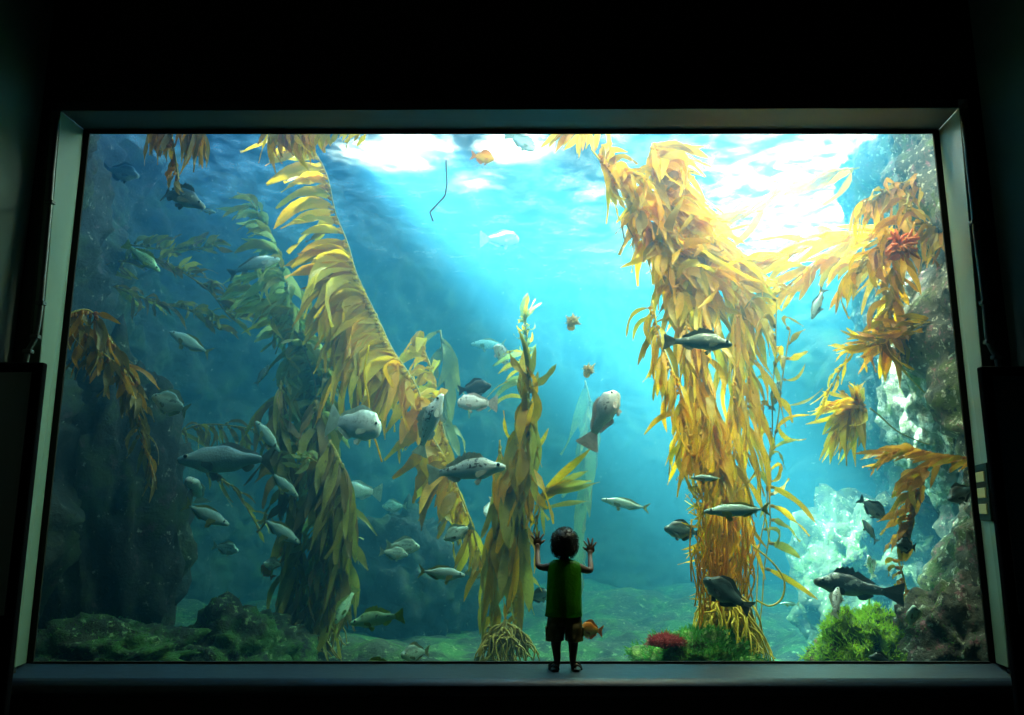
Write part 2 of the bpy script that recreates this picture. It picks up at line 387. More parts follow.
rnd = random.Random(11)
def blade(bm, p, d0, d1, length, width, rng, nseg=7, ruff=.16, mi=0):
    """one strap-shaped kelp blade: starts along d0, curls over to d1, wavy edges"""
    d0 = d0.normalized(); d1 = d1.normalized()
    side = d0.cross(Vector((rng.uniform(-.8, .8), 1, rng.uniform(-.8, .8))))
    if side.length < .1: side = d0.orthogonal()
    side.normalize()
    tw = rng.uniform(-1.2, 1.2); ph = rng.uniform(0, 6.3); fr = rng.uniform(7, 12); bow = rng.uniform(-.35, .35)
    rows = []; q = p.copy()
    for i in range(nseg + 1):
        s = i / nseg; d = d0.lerp(d1, min(1, s * 1.2)) + side * bow * (s - .4)
        if d.length < .05: d = d1.copy()
        d.normalize()
        if i: q = q + d * (length / nseg)
        sd = (Matrix.Rotation(tw * s, 3, d) @ side); sd = (sd - d * sd.dot(d)).normalized()
        nn = sd.cross(d)
        w = width * .5 * (math.sin(math.pi * min(1, (s * .93 + .05)) ** .75)) ** .8
        r1, r2 = math.sin(ph + fr * s) * ruff * width, math.sin(ph + 2 + fr * 1.13 * s) * ruff * width
        rows.append((bm.verts.new(q + sd * w + nn * r1), bm.verts.new(q + nn * .12 * width), bm.verts.new(q - sd * w + nn * r2)))
    for a, b in zip(rows, rows[1:]):
        for k in (0, 1):
            f = bm.faces.new((a[k], a[k + 1], b[k + 1], b[k])); f.smooth = True; f.material_index = mi
def bulb(bm, p, d, r, mi=0):
    """small gas float"""
    d = d.normalized(); u = d.orthogonal().normalized(); w = d.cross(u); rings = []
    for s, k in ((-1.6, .25), (-.9, .8), (0, 1), (.9, .75), (1.5, .2)):
        rings.append([bm.verts.new(p + d * r * s + (u * math.cos(a * math.pi / 3) + w * math.sin(a * math.pi / 3)) * r * k) for a in range(6)])
    for a, b in zip(rings, rings[1:]):
        for k in range(6):
            f = bm.faces.new((a[k], a[(k + 1) % 6], b[(k + 1) % 6], b[k])); f.smooth = True; f.material_index = mi
    bm.faces.new(rings[0][::-1]).material_index = mi; bm.faces.new(rings[-1]).material_index = mi
def idir(deg, depth=0):
    """direction in the vertical plane facing the window; 0 = right, 90 = up"""
    return Vector((math.cos(R(deg)), depth, math.sin(R(deg))))
def kelp(name, label, stipes, sprays, mats, smat, rad=.008, holdfast=None, group='kelp plants in the tank', cat='kelp', seed=1, extra=None):
    """stipes: list of [(px,py,Y),...] (a path each); sprays: (stipe idx, t0, t1, n, angle0, angle1, spread, len_m, width_m)"""
    rng = random.Random(seed)
    paths = [smooth_path([at(*p) for p in s], 48) for s in stipes]
    base = paths[0][-1]
    root = empty(name, base); tag(root, label, cat, group)
    for pth in paths:
        ph = rng.uniform(0, 9)
        pth[:] = [p + Vector((noise.noise(p * 2 + Vector((ph, 0, 0))), noise.noise(p * 2 + Vector((0, ph, 0))), 0)) * .05 for p in pth]
        bm = bmesh.new(); tube(bm, [p - base for p in pth], rad, 5)
        obj('stipe', bm, smat, root)
    bm = bmesh.new()
    for si, t0, t1, n, a0, a1, spr, ln, wd in sprays:
        pth = paths[si]
        for k in range(n):
            t = t0 + (t1 - t0) * (k + rng.random()) / n; i = min(46, int(t * 47)); f = t * 47 - i
            p = pth[i].lerp(pth[i + 1], f)
            b0, b1 = a0 + rng.gauss(0, spr), a1 + rng.gauss(0, spr * .6)
            dd = rng.uniform(-.7, .7); l = ln * rng.uniform(.6, 1.25); w = wd * rng.uniform(.6, 1.3)
            d0 = idir(b0, dd); j = p + d0.normalized() * .03
            bulb(bm, j - base, d0, .011 + w * .07, 0)
            blade(bm, j - base + d0.normalized() * .015, d0, idir(b1, dd * .6), l, w, rng, mi=rng.randrange(len(mats)))
    if extra: extra(bm, base, rng)
    obj('fronds', bm, mats, root)
    if holdfast:
        hx, hy, hY, hr, hh, hn = holdfast; c = at(hx, hy, hY); bm = bmesh.new()
        for k in range(hn):
            a = rng.uniform(0, 6.28); r0 = rng.random() ** .6 * hr; p = [Vector((0, 0, hh * rng.uniform(.7, 1.3)))]
            for s in (.25, .5, .75, 1):
                p.append(Vector((math.cos(a) * r0 * s ** .6, math.sin(a) * r0 * s ** .6, hh * (1 - s ** 1.5))) + Vector([rng.uniform(-1, 1) * hr * .18 for _ in range(3)]))
            p = smooth_path([c - base + q for q in p], 12); tube(bm, p, [.011 * (1 - .6 * i / 11) for i in range(12)], 5)
        obj('holdfast', bm, smat, root)
    return root
G, B_, Yw, O, OR, GR, BR = (M[k] for k in ('k_gold', 'k_bronze', 'k_yellow', 'k_olive', 'k_orange', 'k_green', 'k_brown'))

# the big golden plant right of centre
def strings(cx0, cx1, y0, y1, Y, n, sway=8):
    def f(bm, base, rng):
        for k in range(n):
            x = rng.uniform(cx0, cx1); ya = rng.uniform(y0, (y0 + y1) / 2); yb = rng.uniform((y0 + y1) / 2, y1); yy = Y + rng.uniform(-.2, .2)
            pts = [at(x + rng.uniform(-sway, sway), ya + (yb - ya) * s, yy) - base for s in (0, .33, .66, 1)]
            tube(bm, smooth_path(pts, 10), .006, 4)
    return f
kelp('giant_kelp', 'tall dense golden kelp lit from above, standing right of the child',
     [[(590, 148, 1.5), (632, 200, 1.45), (672, 262, 1.4), (690, 340, 1.3), (700, 420, 1.2), (708, 500, 1.1), (722, 575, 1.0), (728, 655, .9)],
      [(650, 145, 1.6), (668, 210, 1.5), (700, 280, 1.4), (702, 380, 1.3), (716, 470, 1.2), (722, 560, 1.1), (735, 650, 1.0)],
      [(735, 300, 1.5), (732, 380, 1.4), (726, 460, 1.3), (722, 540, 1.2), (726, 620, 1.1)],
      [(655, 300, 1.2), (668, 360, 1.15), (684, 420, 1.1), (700, 490, 1.05), (712, 560, 1.0), (718, 640, .95)],
      [(752, 300, 1.6), (748, 400, 1.5), (738, 480, 1.4), (732, 560, 1.3)],
      [(690, 205, 1.9), (715, 235, 1.8), (735, 270, 1.7), (740, 310, 1.6)]],
     [(0, .02, .34, 130, 330, 290, 50, .38, .065), (1, .0, .35, 190, 330, 300, 60, .46, .07), (0, .15, .36, 60, 230, 260, 40, .3, .05), (5, 0, 1, 90, 300, 285, 50, .42, .07),
      (0, .34, .62, 90, 265, 275, 24, .42, .050), (1, .3, .7, 90, 285, 268, 24, .46, .055),
      (2, .0, .7, 80, 280, 268, 18, .50, .048), (3, .02, .5, 60, 250, 265, 26, .32, .040),
      (3, .45, .95, 60, 75, 95, 38, .26, .026), (2, .45, 1, 70, 80, 100, 32, .30, .026),
      (1, .6, .98, 70, 95, 85, 36, .28, .026), (4, 0, .8, 50, 285, 272, 14, .55, .05),
      (0, .62, .97, 70, 190, 210, 50, .20, .022)],
     [G, G, Yw, B_, G], M['stipe_gold'], .009, (728, 660, .95, .30, .42, 210), seed=4, extra=strings(692, 752, 500, 655, 1.0, 60))
# pale gold plant with blades streaming left from its arched stipe
kelp('giant_kelp', 'arching yellow kelp streaming blades to its left, from the top of the pane',
     [[(305, 130, 2.2), (328, 185, 2.1), (345, 240, 2.0), (362, 290, 1.95), (385, 335, 1.9), (408, 375, 1.85), (432, 430, 1.8), (458, 480, 1.7), (478, 545, 1.6), (492, 610, 1.5), (505, 655, 1.4)],
      [(425, 345, 2.2), (436, 390, 2.1), (448, 440, 2.0), (462, 500, 1.8), (484, 570, 1.6), (500, 640, 1.5)]],
     [(0, .0, .32, 36, 165, 210, 24, .50, .12), (0, .24, .36, 44, 185, 255, 28, .62, .10), (0, .34, .50, 60, 215, 262, 34, .55, .09), (0, .33, .46, 34, 190, 266, 14, .8, .08),
      (0, .48, .72, 46, 235, 268, 30, .42, .09), (0, .70, .98, 16, 250, 265, 20, .26, .04),
      (1, .0, .35, 26, 120, 240, 40, .30, .08), (1, .3, .7, 40, 260, 270, 18, .42, .08)],
     [Yw, G, B_, Yw], M['stipe'], .008, None, seed=8)
# blades at the very top left of it
kelp('kelp_canopy', 'orange kelp blades hanging at the top edge above the arching yellow kelp',
     [[(262, 126, 1.3), (300, 124, 1.3), (340, 126, 1.3), (372, 130, 1.3)]],
     [(0, .05, .6, 30, 262, 278, 18, .26, .055), (0, .1, .4, 12, 250, 300, 15, .34, .05), (0, .6, 1, 12, 230, 240, 18, .16, .04)], [OR, G, B_], M['stipe'], .008, seed=13)
# green-yellow plant, left of it
kelp('giant_kelp', 'green-yellow kelp with dark lower half, left of the big white fish',
     [[(250, 203, 2.6), (268, 232, 2.5), (284, 270, 2.4), (298, 320, 2.3), (312, 380, 2.2), (322, 440, 2.1), (326, 500, 2.0), (318, 570, 2.0), (312, 650, 2.0)],
      [(244, 280, 2.5), (272, 310, 2.4), (300, 350, 2.3), (318, 400, 2.2), (330, 460, 2.1), (330, 540, 2.0), (322, 650, 1.9)]],
     [(0, .0, .22, 30, 150, 190, 40, .26, .055), (1, .0, .25, 30, 150, 215, 30, .30, .06), (0, .2, .6, 90, 200, 262, 45, .42, .075), (0, .3, .98, 110, 320, 275, 50, .42, .075), (1, .3, .98, 110, 220, 265, 45, .42, .075),
      (1, .2, .5, 60, 335, 285, 35, .36, .07)],
     [GR, GR, O], M['stipe'], .008, seed=21)
kelp('giant_kelp', 'dark olive kelp mass hanging below the big white fish',
     [[(318, 400, 1.85), (322, 470, 1.8), (330, 530, 1.8), (322, 600, 1.8), (312, 655, 1.8)], [(326, 440, 1.7), (345, 480, 1.7), (340, 560, 1.75), (330, 655, 1.8)], [(280, 380, 1.95), (290, 470, 1.9), (298, 560, 1.9), (300, 655, 1.9)]],
     [(0, 0, .95, 110, 262, 268, 32, .40, .07), (1, 0, .8, 70, 275, 262, 20, .45, .07), (2, 0, .95, 110, 260, 268, 32, .42, .07)],
     [O, BR, O, BR], M['stipe'], .008, (312, 655, 1.9, .4, .3, 60), seed=23)
# two plants behind the child's left
kelp('giant_kelp', 'upright olive-gold kelp with broad blades, left of the child',
     [[(528, 372, 1.3), (526, 420, 1.3), (518, 470, 1.3), (512, 530, 1.25), (506, 590, 1.2), (506, 655, 1.1)],
      [(545, 490, 1.4), (534, 540, 1.35), (522, 600, 1.3), (512, 655, 1.2)],
      [(502, 440, 1.4), (500, 500, 1.35), (496, 570, 1.3), (500, 655, 1.2)]],
     [(0, .0, .35, 30, 80, 100, 32, .30, .06), (0, .1, .7, 70, 265, 272, 22, .48, .095), (1, .0, .12, 3, 45, 30, 14, .42, .075), (1, .0, .14, 3, 12, 8, 8, .40, .07),
      (1, 0, .9, 14, 250, 268, 28, .22, .035), (2, .0, .8, 34, 262, 270, 14, .45, .07), (0, .5, .98, 18, 60, 100, 60, .14, .025)],
     [O, G, B_, O], M['stipe'], .008, (506, 660, 1.1, .24, .22, 130), seed=31)
kelp('giant_kelp', 'pale slender kelp tip reaching up above the olive-gold kelp',
     [[(526, 318, 2.4), (530, 350, 2.4), (528, 400, 2.3)]],
     [(0, .0, .08, 5, 90, 80, 40, .20, .045), (0, .1, .95, 34, 110, 100, 60, .10, .022), (0, .5, 1, 8, 170, 220, 20, .34, .05)], [GR, Yw], M['stipe'], .007, seed=33)
kelp('giant_kelp', 'hazy pale olive kelp far behind, between child and golden kelp',
     [[(586, 380, 4.6), (592, 440, 4.6), (582, 520, 4.6), (580, 600, 4.6), (578, 640, 4.6)]],
     [(0, .0, .8, 34, 255, 268, 14, .75, .13)], [O, GR], M['stipe'], .012, seed=35)
# thin blades right of the golden plant
kelp('giant_kelp', 'sparse kelp with curled thin blades just right of the golden kelp',
     [[(775, 300, 1.5), (772, 380, 1.5), (766, 460, 1.5), (760, 560, 1.4), (752, 655, 1.2)], [(792, 330, 1.5), (780, 420, 1.5), (770, 520, 1.45), (758, 655, 1.3)]],
     [(0, .0, .7, 15, 80, 255, 45, .34, .05), (1, .0, .6, 12, 20, 60, 45, .30, .045), (1, .55, .8, 5, 345, 310, 12, .36, .06)], [B_, G, O], M['stipe'], .006, seed=41)
# glowing streamers in the upper right
kelp('kelp_canopy', 'sunlit golden streamers reaching leftward in the upper right glare',
     [[(930, 235, 1.8), (880, 232, 1.9), (830, 240, 2.0), (770, 262, 2.1), (720, 250, 2.2)], [(920, 290, 1.7), (870, 262, 1.9), (820, 262, 2.0), (770, 300, 2.1)],
      [(860, 168, 2.6), (800, 180, 2.6), (740, 215, 2.6), (700, 240, 2.6)]],
     [(0, .1, 1, 44, 190, 205, 22, .55, .085), (1, .1, 1, 34, 205, 235, 22, .45, .075), (2, 0, 1, 30, 200, 215, 22, .55, .10)], [Yw, G, Yw], M['stipe_gold'], .009, seed=43)
kelp('kelp_canopy', 'thick amber kelp clump against the right rock wall below the top',
     [[(945, 175, 1.3), (915, 180, 1.35), (885, 190, 1.4), (862, 205, 1.4)], [(950, 230, 1.2), (915, 225, 1.3), (880, 245, 1.3), (850, 280, 1.3)], [(905, 195, 1.3), (898, 250, 1.3), (893, 310, 1.3), (890, 350, 1.3)], [(940, 320, 1.1), (900, 330, 1.2), (868, 345, 1.2)]],
     [(0, 0, 1, 50, 230, 262, 35, .28, .05), (1, 0, 1, 60, 215, 262, 35, .34, .055), (2, 0, 1, 60, 235, 268, 40, .34, .05), (2, 0, 1, 30, 300, 275, 30, .28, .05), (3, 0, 1, 30, 195, 180, 25, .22, .04)],
     [B_, OR, G], M['stipe'], .009, seed=45)
kelp('kelp_clump', 'yellow star-shaped kelp clump drifting before the pale sunlit rock',
     [[(852, 402, 1.5), (868, 408, 1.5)], [(930, 445, 1.6), (895, 428, 1.55), (868, 408, 1.5)]],
     [(0, 0, 1, 26, 190, 200, 30, .34, .045), (0, 0, 1, 14, 100, 120, 40, .16, .05), (0, 0, 1, 40, 245, 250, 20, .42, .055)], [G, Yw, B_], M['stipe'], .007, seed=47)
kelp('kelp_clump', 'orange kelp on the right rock wall below the sunlit patch',
     [[(985, 460, .7), (945, 455, .9), (905, 450, 1.1), (885, 455, 1.2)], [(930, 465, .9), (912, 510, 1.0), (905, 550, 1.0)], [(900, 560, 1.0), (905, 600, .9), (902, 650, .8)]],
     [(0, 0, 1, 34, 190, 215, 25, .24, .05), (1, 0, 1, 40, 200, 250, 45, .22, .05), (2, 0, 1, 20, 180, 240, 60, .10, .035)], [OR, B_, OR], M['stipe'], .007, seed=49)
kelp('kelp_clump', 'yellow kelp tufts dangling left of the bright right rock',
     [[(900, 330, 1.3), (870, 340, 1.3), (848, 352, 1.3)], [(850, 345, 1.4), (835, 375, 1.4), (822, 400, 1.4)]],
     [(0, 0, 1, 16, 200, 190, 30, .20, .035), (1, 0, 1, 9, 230, 240, 20, .20, .03)], [Yw, G], M['stipe'], .006, seed=50)
# left side
kelp('kelp_canopy', 'dark orange kelp cluster hanging from the top left corner of the pane',
     [[(150, 128, 1.0), (176, 126, 1.0), (206, 128, 1.0)], [(170, 128, 1.0), (172, 150, 1.0), (180, 180, 1.0)]],
     [(0, 0, 1, 26, 262, 270, 18, .24, .045), (1, .1, 1, 16, 240, 285, 30, .16, .04), (0, .8, 1, 8, 275, 262, 8, .36, .04)], [OR, BR, OR], M['stipe'], .009, seed=51)
kelp('kelp_clump', 'brown kelp draped over the dark left rock beside the reveal',
     [[(62, 315, .7), (85, 310, .8), (102, 330, .9), (125, 365, 1.0), (142, 390, 1.1)], [(75, 320, .8), (100, 350, .9), (130, 380, 1.0), (140, 430, 1.2), (152, 470, 1.3)]],
     [(0, 0, 1, 54, 270, 285, 35, .24, .045), (1, 0, .6, 44, 265, 270, 35, .24, .045), (1, .5, 1, 26, 300, 265, 30, .24, .04)], [OR, BR, BR], M['stipe'], .008, seed=53)
kelp('kelp_clump', 'hazy olive kelp branches spreading behind the banded green fish',
     [[(80, 272, 2.6), (120, 262, 2.6), (160, 262, 2.6), (200, 285, 2.6), (235, 320, 2.6)], [(110, 285, 2.6), (150, 300, 2.6), (190, 310, 2.6), (220, 330, 2.6)], [(130, 245, 2.8), (170, 250, 2.8), (215, 245, 2.8)]],
     [(0, 0, 1, 54, 20, 330, 45, .24, .05), (1, 0, 1, 36, 10, 300, 45, .24, .05), (2, 0, 1, 24, 60, 10, 45, .2, .06)], [O, BR], M['stipe'], .008, seed=55)
kelp('kelp_clump', 'dim olive kelp trailing across behind the large grey fish',
     [[(160, 440, 2.4), (200, 425, 2.4), (245, 428, 2.4), (290, 440, 2.4)], [(200, 470, 2.4), (235, 490, 2.4), (260, 530, 2.4)]],
     [(0, 0, 1, 40, 320, 280, 50, .24, .04), (1, 0, 1, 12, 320, 300, 30, .22, .03)], [O, BR], M['stipe'], .007, seed=57)
kelp('kelp_tuft', 'small yellow-green kelp tuft left of the dark olive kelp mass',
     [[(300, 470, 1.6), (308, 458, 1.6), (318, 462, 1.6)]], [(0, 0, 1, 9, 150, 180, 60, .14, .04)], [GR, Yw], M['stipe'], .006, seed=59)
kelp('kelp_canopy', 'orange-tipped blades hanging at the top edge left of golden kelp',
     [[(556, 128, 1.2), (580, 126, 1.2), (610, 128, 1.2)]], [(0, 0, .6, 9, 235, 232, 12, .22, .05), (0, .5, 1, 8, 260, 265, 15, .20, .05)], [OR, Yw, B_], M['stipe'], .008, seed=61)
kelp('kelp_clump', 'faint far kelp glowing in the haze behind the golden kelp',
     [[(720, 330, 5.5), (715, 420, 5.5), (720, 520, 5.5)], [(440, 330, 3.6), (445, 400, 3.6), (440, 470, 3.4)]], [(0, 0, 1, 40, 260, 268, 30, .6, .12), (1, 0, .8, 26, 260, 262, 40, .5, .11)], [O], M['stipe'], .01, seed=63)
# broken bit of stipe drifting near the top
bm = bmesh.new(); pts = [at(x, y, 1.8) for x, y in ((446, 160), (447, 185), (445, 196), (430, 212), (433, 221))]
c0 = pts[0].copy(); tube(bm, [p - c0 for p in pts], .009, 5)
tag(obj('kelp_strand', bm, mat('dark_stem', (.10, .10, .06), .6), loc=c0), 'thin kinked bare stem drifting near the top middle', 'kelp')
bm = bmesh.new(); pts = smooth_path([at(x, y, 1.15) for x, y in ((369, 345), (364, 375), (368, 395), (372, 432), (376, 442), (382, 462))], 24)
c0 = pts[0].copy(); tube(bm, [p - c0 for p in pts], [.005 + .004 * abs(math.sin(i * 1.7)) for i in range(24)], 5)
tag(obj('kelp_strand', bm, M['k_yellow'], loc=c0), 'thin pale stem hanging behind the mouth of the big white fish', 'kelp')
bm = bmesh.new(); pts = smooth_path([at(x, y, .9) for x, y in ((752, 545), (772, 562), (784, 580), (782, 598), (770, 606), (756, 600))], 24)
c0 = pts[0].copy(); tube(bm, [p - c0 for p in pts], .007, 6)
tag(obj('kelp_strand', bm, M['stipe_gold'], loc=c0), 'looping yellow stem right of the golden kelp base', 'kelp')
# anemones far off
def anemone(px, py, Y, r, m, label, group):
    c = at(px, py, Y); root = empty('sea_anemone', c); tag(root, label, 'anemone', group); rng = random.Random(px)
    bm = bmesh.new(); tube(bm, [Vector((0, .12, -.02)), Vector((0, .04, 0)), Vector((0, -.02, 0))], [r * .5, r * .42, r * .5], 10); obj('column', bm, m, root, True)
    bm = bmesh.new()
    for k in range(46):
        d = Vector((rng.uniform(-1, 1), rng.uniform(-1, -.1), rng.uniform(-1, 1))).normalized()
        e_ = d * r * rng.uniform(.7, 1.1) + Vector((rng.uniform(-.3, .3), 0, rng.uniform(-.3, .3))) * r
        tube(bm, [d * r * .2, d * r * .6, e_], [r * .13, r * .11, r * .05], 5)
    obj('tentacles', bm, m, root)
an = leaf_mat('pale_anemone', (1, .62, .22), (1, .82, .42), .4)
anemone(572, 322, 1.8, .075, an, 'upper pale orange feathery anemone in the blue middle water', 'anemones')
anemone(588, 370, 1.7, .062, an, 'lower pale orange feathery anemone above the upright pinkish fish', 'anemones')
anemone(900, 246, .95, .14, leaf_mat('red_anemone', (.9, .12, .01), (1, .25, .02), .3), 'bright red-orange tentacled tuft in the amber kelp clump', 'anemones')

# ------------------------------------------------------------------ mounds
def boulder(name, px, py, Y, rx, ry, rz, m, label, seed, tufts=0, tm=None, tl=.05, cat='rock', kind=None):
    c = at(px, py, Y); bm = bmesh.new(); bmesh.ops.create_icosphere(bm, subdivisions=5, radius=1)
    for v in bm.verts:
        d = v.co.normalized(); q = d * 1.4 + Vector((seed, seed * 2, 0))
        k = 1 + .28 * noise.fractal(q, 1, 2, 4) + .16 * noise.fractal(q * 4, .8, 2.2, 5)
        v.co = Vector((d.x * rx * k, d.y * ry * k, d.z * rz * k))
    rng = random.Random(seed)
    vs = [v.co.copy() for v in bm.verts if v.co.z > -rz * .3 and v.co.y < ry * .5]
    o = obj(name, bm, m, None, True, loc=c); tag(o, label, None if kind else cat, kind=kind)
    if tufts:
        bm = bmesh.new()
        for k in range(tufts):
            p = rng.choice(vs); d = (p.normalized() + Vector((rng.gauss(0, .5), rng.gauss(0, .5), rng.gauss(.2, .5))))
            blade(bm, p * .98, d, d + Vector((0, 0, rng.uniform(-1, .6))), tl * rng.uniform(.5, 1.4), tl * .16, rng, 3)
        tag(obj('algae', bm, tm, o), kind='stuff')
    return o
alg = leaf_mat('bright_green_algae', (.34, .58, .02), (.70, .92, .08), .4, 6)
alg2 = leaf_mat('deep_green_algae', (.05, .26, .05), (.18, .48, .08), .4, 6)
algR = leaf_mat('red_algae', (.45, .05, .06), (.65, .12, .12), .4, 6)
boulder('mossy_boulder', 872, 672, 1.0, .40, .4, .44, M['algae_rock'], 'bright green algae-covered mound at the lower right', 5, 9000, alg, .045)
boulder('mossy_boulder', 700, 676, .75, .42, .35, .28, M['algae_rock'], 'low green mound with pink growth at the foot of the golden kelp', 8, 6500, alg2, .045)
boulder('red_algae_tuft', 665, 642, .52, .10, .07, .035, mat('red_crust', (.4, .04, .05), .8), 'pink-red algae patch on the low green mound', 12, 700, algR, .035, cat='algae')
boulder('boulder', 110, 668, 1.0, .75, .5, .32, M['floor_rock'], 'low rock with green crust in the bottom left corner', 14, 900, alg2, .03)
boulder('boulder', 235, 668, 1.4, .55, .5, .42, M['floor_rock'], 'rounded dark rock right of the corner rock at the bottom left', 17, 700, alg2, .03)
boulder('rock_outcrop', 410, 600, 4.2, .75, .6, .9, M['rock'], 'hazy blue rock far back under the two paired fish', 19, kind='structure')
boulder('rock_outcrop', 968, 655, .6, .42, .35, .5, M['rock_right'], 'dark rough rock in the bottom right corner', 25, 500, alg2, .03, kind='structure')
boulder('rock_outcrop', 885, 590, 3.0, .85, .7, .95, M['rock_mid'], 'pale-spotted rock under the star-shaped kelp clump', 27, kind='structure')
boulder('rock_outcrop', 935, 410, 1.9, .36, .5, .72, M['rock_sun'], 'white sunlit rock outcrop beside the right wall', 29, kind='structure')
boulder('rock_outcrop', 105, 530, 1.9, .62, .6, 1.45, M['rock'], 'large dark rock behind the draped brown kelp', 33, kind='structure')
# ------------------------------------------------------------------ fish
def fish_mat(name, back, flank, belly, marks=None, mark_col=(0, 0, 0), stripe=None, rough=.38, fin=None, mscale=14, mlo=.55, mhi=.62, mz=(-.02, .2)):
    """colour by height on the fish's own body (z), with mottling or stripes"""
    m = mat(name, flank, rough); b = m.node_tree.nodes['Principled BSDF']
    c = N(m, 'ShaderNodeTexCoord').outputs['Object']; s = N(m, 'ShaderNodeSeparateXYZ'); L(m, c, s.inputs[0])
    mr = N(m, 'ShaderNodeMapRange'); L(m, s.outputs['Z'], mr.inputs[0]); mr.inputs[1].default_value = -.16; mr.inputs[2].default_value = .16
    nz = noise_tex(m, 9, 3, .6, vec=c); ad = N(m, 'ShaderNodeMath', operation='MULTIPLY_ADD'); L(m, nz, ad.inputs[0]); ad.inputs[1].default_value = .25; L(m, mr.outputs[0], ad.inputs[2])
    col = ramp(m, ad.outputs[0], [(.30, belly), (.58, flank), (.82, flank), (1.0, back)])
    if marks:
        mp = N(m, 'ShaderNodeMapping'); mp.inputs['Scale'].default_value = marks; L(m, c, mp.inputs[0])
        f = noise_tex(m, mscale, 3, .7, vec=mp.outputs[0]); k = ramp(m, f, [(mlo, (0, 0, 0)), (mhi, (1, 1, 1))])
        z = ramp(m, s.outputs['Z'], [(max(0, mz[0]), (0, 0, 0)), (max(.001, mz[0] + .04), (1, 1, 1))])
        mu = N(m, 'ShaderNodeMath', operation='MULTIPLY'); L(m, k, mu.inputs[0]); L(m, z, mu.inputs[1])
        col = mixc(m, mu.outputs[0], col, mark_col)
    if stripe:
        w = N(m, 'ShaderNodeTexWave', wave_type='BANDS', bands_direction='Z'); w.inputs['Scale'].default_value = stripe; w.inputs['Distortion'].default_value = 2; L(m, c, w.inputs['Vector'])
        col = mixc(m, ramp(m, w.outputs['Fac'], [(.5, (0, 0, 0)), (.8, (.6, .6, .6))]), col, mark_col)
    L(m, col, b.inputs['Base Color'])
    sc_ = N(m, 'ShaderNodeTexVoronoi'); sc_.inputs['Scale'].default_value = 55; L(m, c, sc_.inputs['Vector'])
    bp = N(m, 'ShaderNodeBump'); bp.inputs['Strength'].default_value = .25; bp.inputs['Distance'].default_value = .01
    L(m, sc_.outputs['Distance'], bp.inputs['Height']); L(m, bp.outputs[0], b.inputs['Normal'])
    b.inputs['Metallic'].default_value = .1
    return m
EYE, EYEW = mat('fish_pupil', (.004, .004, .005), .15), mat('fish_iris', (.30, .29, .22), .3)

def interp(tab, x):
    for (a, va), (b, vb) in zip(tab, tab[1:]):
        if x <= b:
            t = (x - a) / (b - a); t = (t ** .5 if a == 0 else t * t * (3 - 2 * t)); return va + (vb - va) * t
    return tab[-1][1]
SHAPES = {
 # top profile, bottom profile (x from snout 0 to peduncle 1), half width, tail (span, fork, length), dorsal (x0,x1,h,jag), anal
 'bass': dict(top=[(0, .0), (.12, .055), (.35, .125), (.55, .12), (.8, .06), (1, .038)], bot=[(0, -.02), (.12, -.06), (.35, -.115), (.6, -.10), (.82, -.05), (1, -.036)], w=.062, tail=(.12, .03, .17), dorsal=(.30, .86, .06, 1), anal=(.66, .84, .05), body=.83),
 'seabass': dict(top=[(0, 0), (.1, .045), (.3, .105), (.5, .12), (.8, .055), (1, .025)], bot=[(0, -.02), (.12, -.065), (.35, -.115), (.6, -.10), (.85, -.04), (1, -.024)], w=.07, tail=(.13, .07, .15), dorsal=(.42, .9, .03, 0), anal=(.72, .84, .04), body=.85),
 'mackerel': dict(top=[(0, 0), (.12, .04), (.35, .082), (.6, .075), (.85, .03), (1, .012)], bot=[(0, -.01), (.12, -.045), (.35, -.085), (.6, -.08), (.85, -.03), (1, -.012)], w=.045, tail=(.10, .09, .14), dorsal=(.36, .88, .028, 0), anal=(.60, .88, .022), body=.86),
 'perch': dict(top=[(0, 0), (.08, .07), (.3, .19), (.5, .20), (.78, .10), (1, .042)], bot=[(0, -.02), (.1, -.09), (.3, -.17), (.55, -.18), (.82, -.08), (1, -.042)], w=.07, tail=(.15, .06, .18), dorsal=(.28, .9, .06, 0), anal=(.55, .88, .06), body=.80),
 'sheephead': dict(top=[(0, .01), (.06, .09), (.2, .175), (.45, .18), (.78, .10), (1, .06)], bot=[(0, -.05), (.1, -.12), (.3, -.165), (.6, -.15), (.82, -.08), (1, -.06)], w=.085, tail=(.20, .0, .22), dorsal=(.28, .95, .05, 0), anal=(.58, .92, .05), body=.76),
 'garibaldi': dict(top=[(0, 0), (.06, .08), (.25, .22), (.5, .24), (.8, .12), (1, .06)], bot=[(0, -.03), (.08, -.10), (.3, -.21), (.55, -.22), (.82, -.11), (1, -.06)], w=.085, tail=(.19, .08, .22), dorsal=(.25, .92, .08, 0), anal=(.55, .90, .09), body=.76),
}
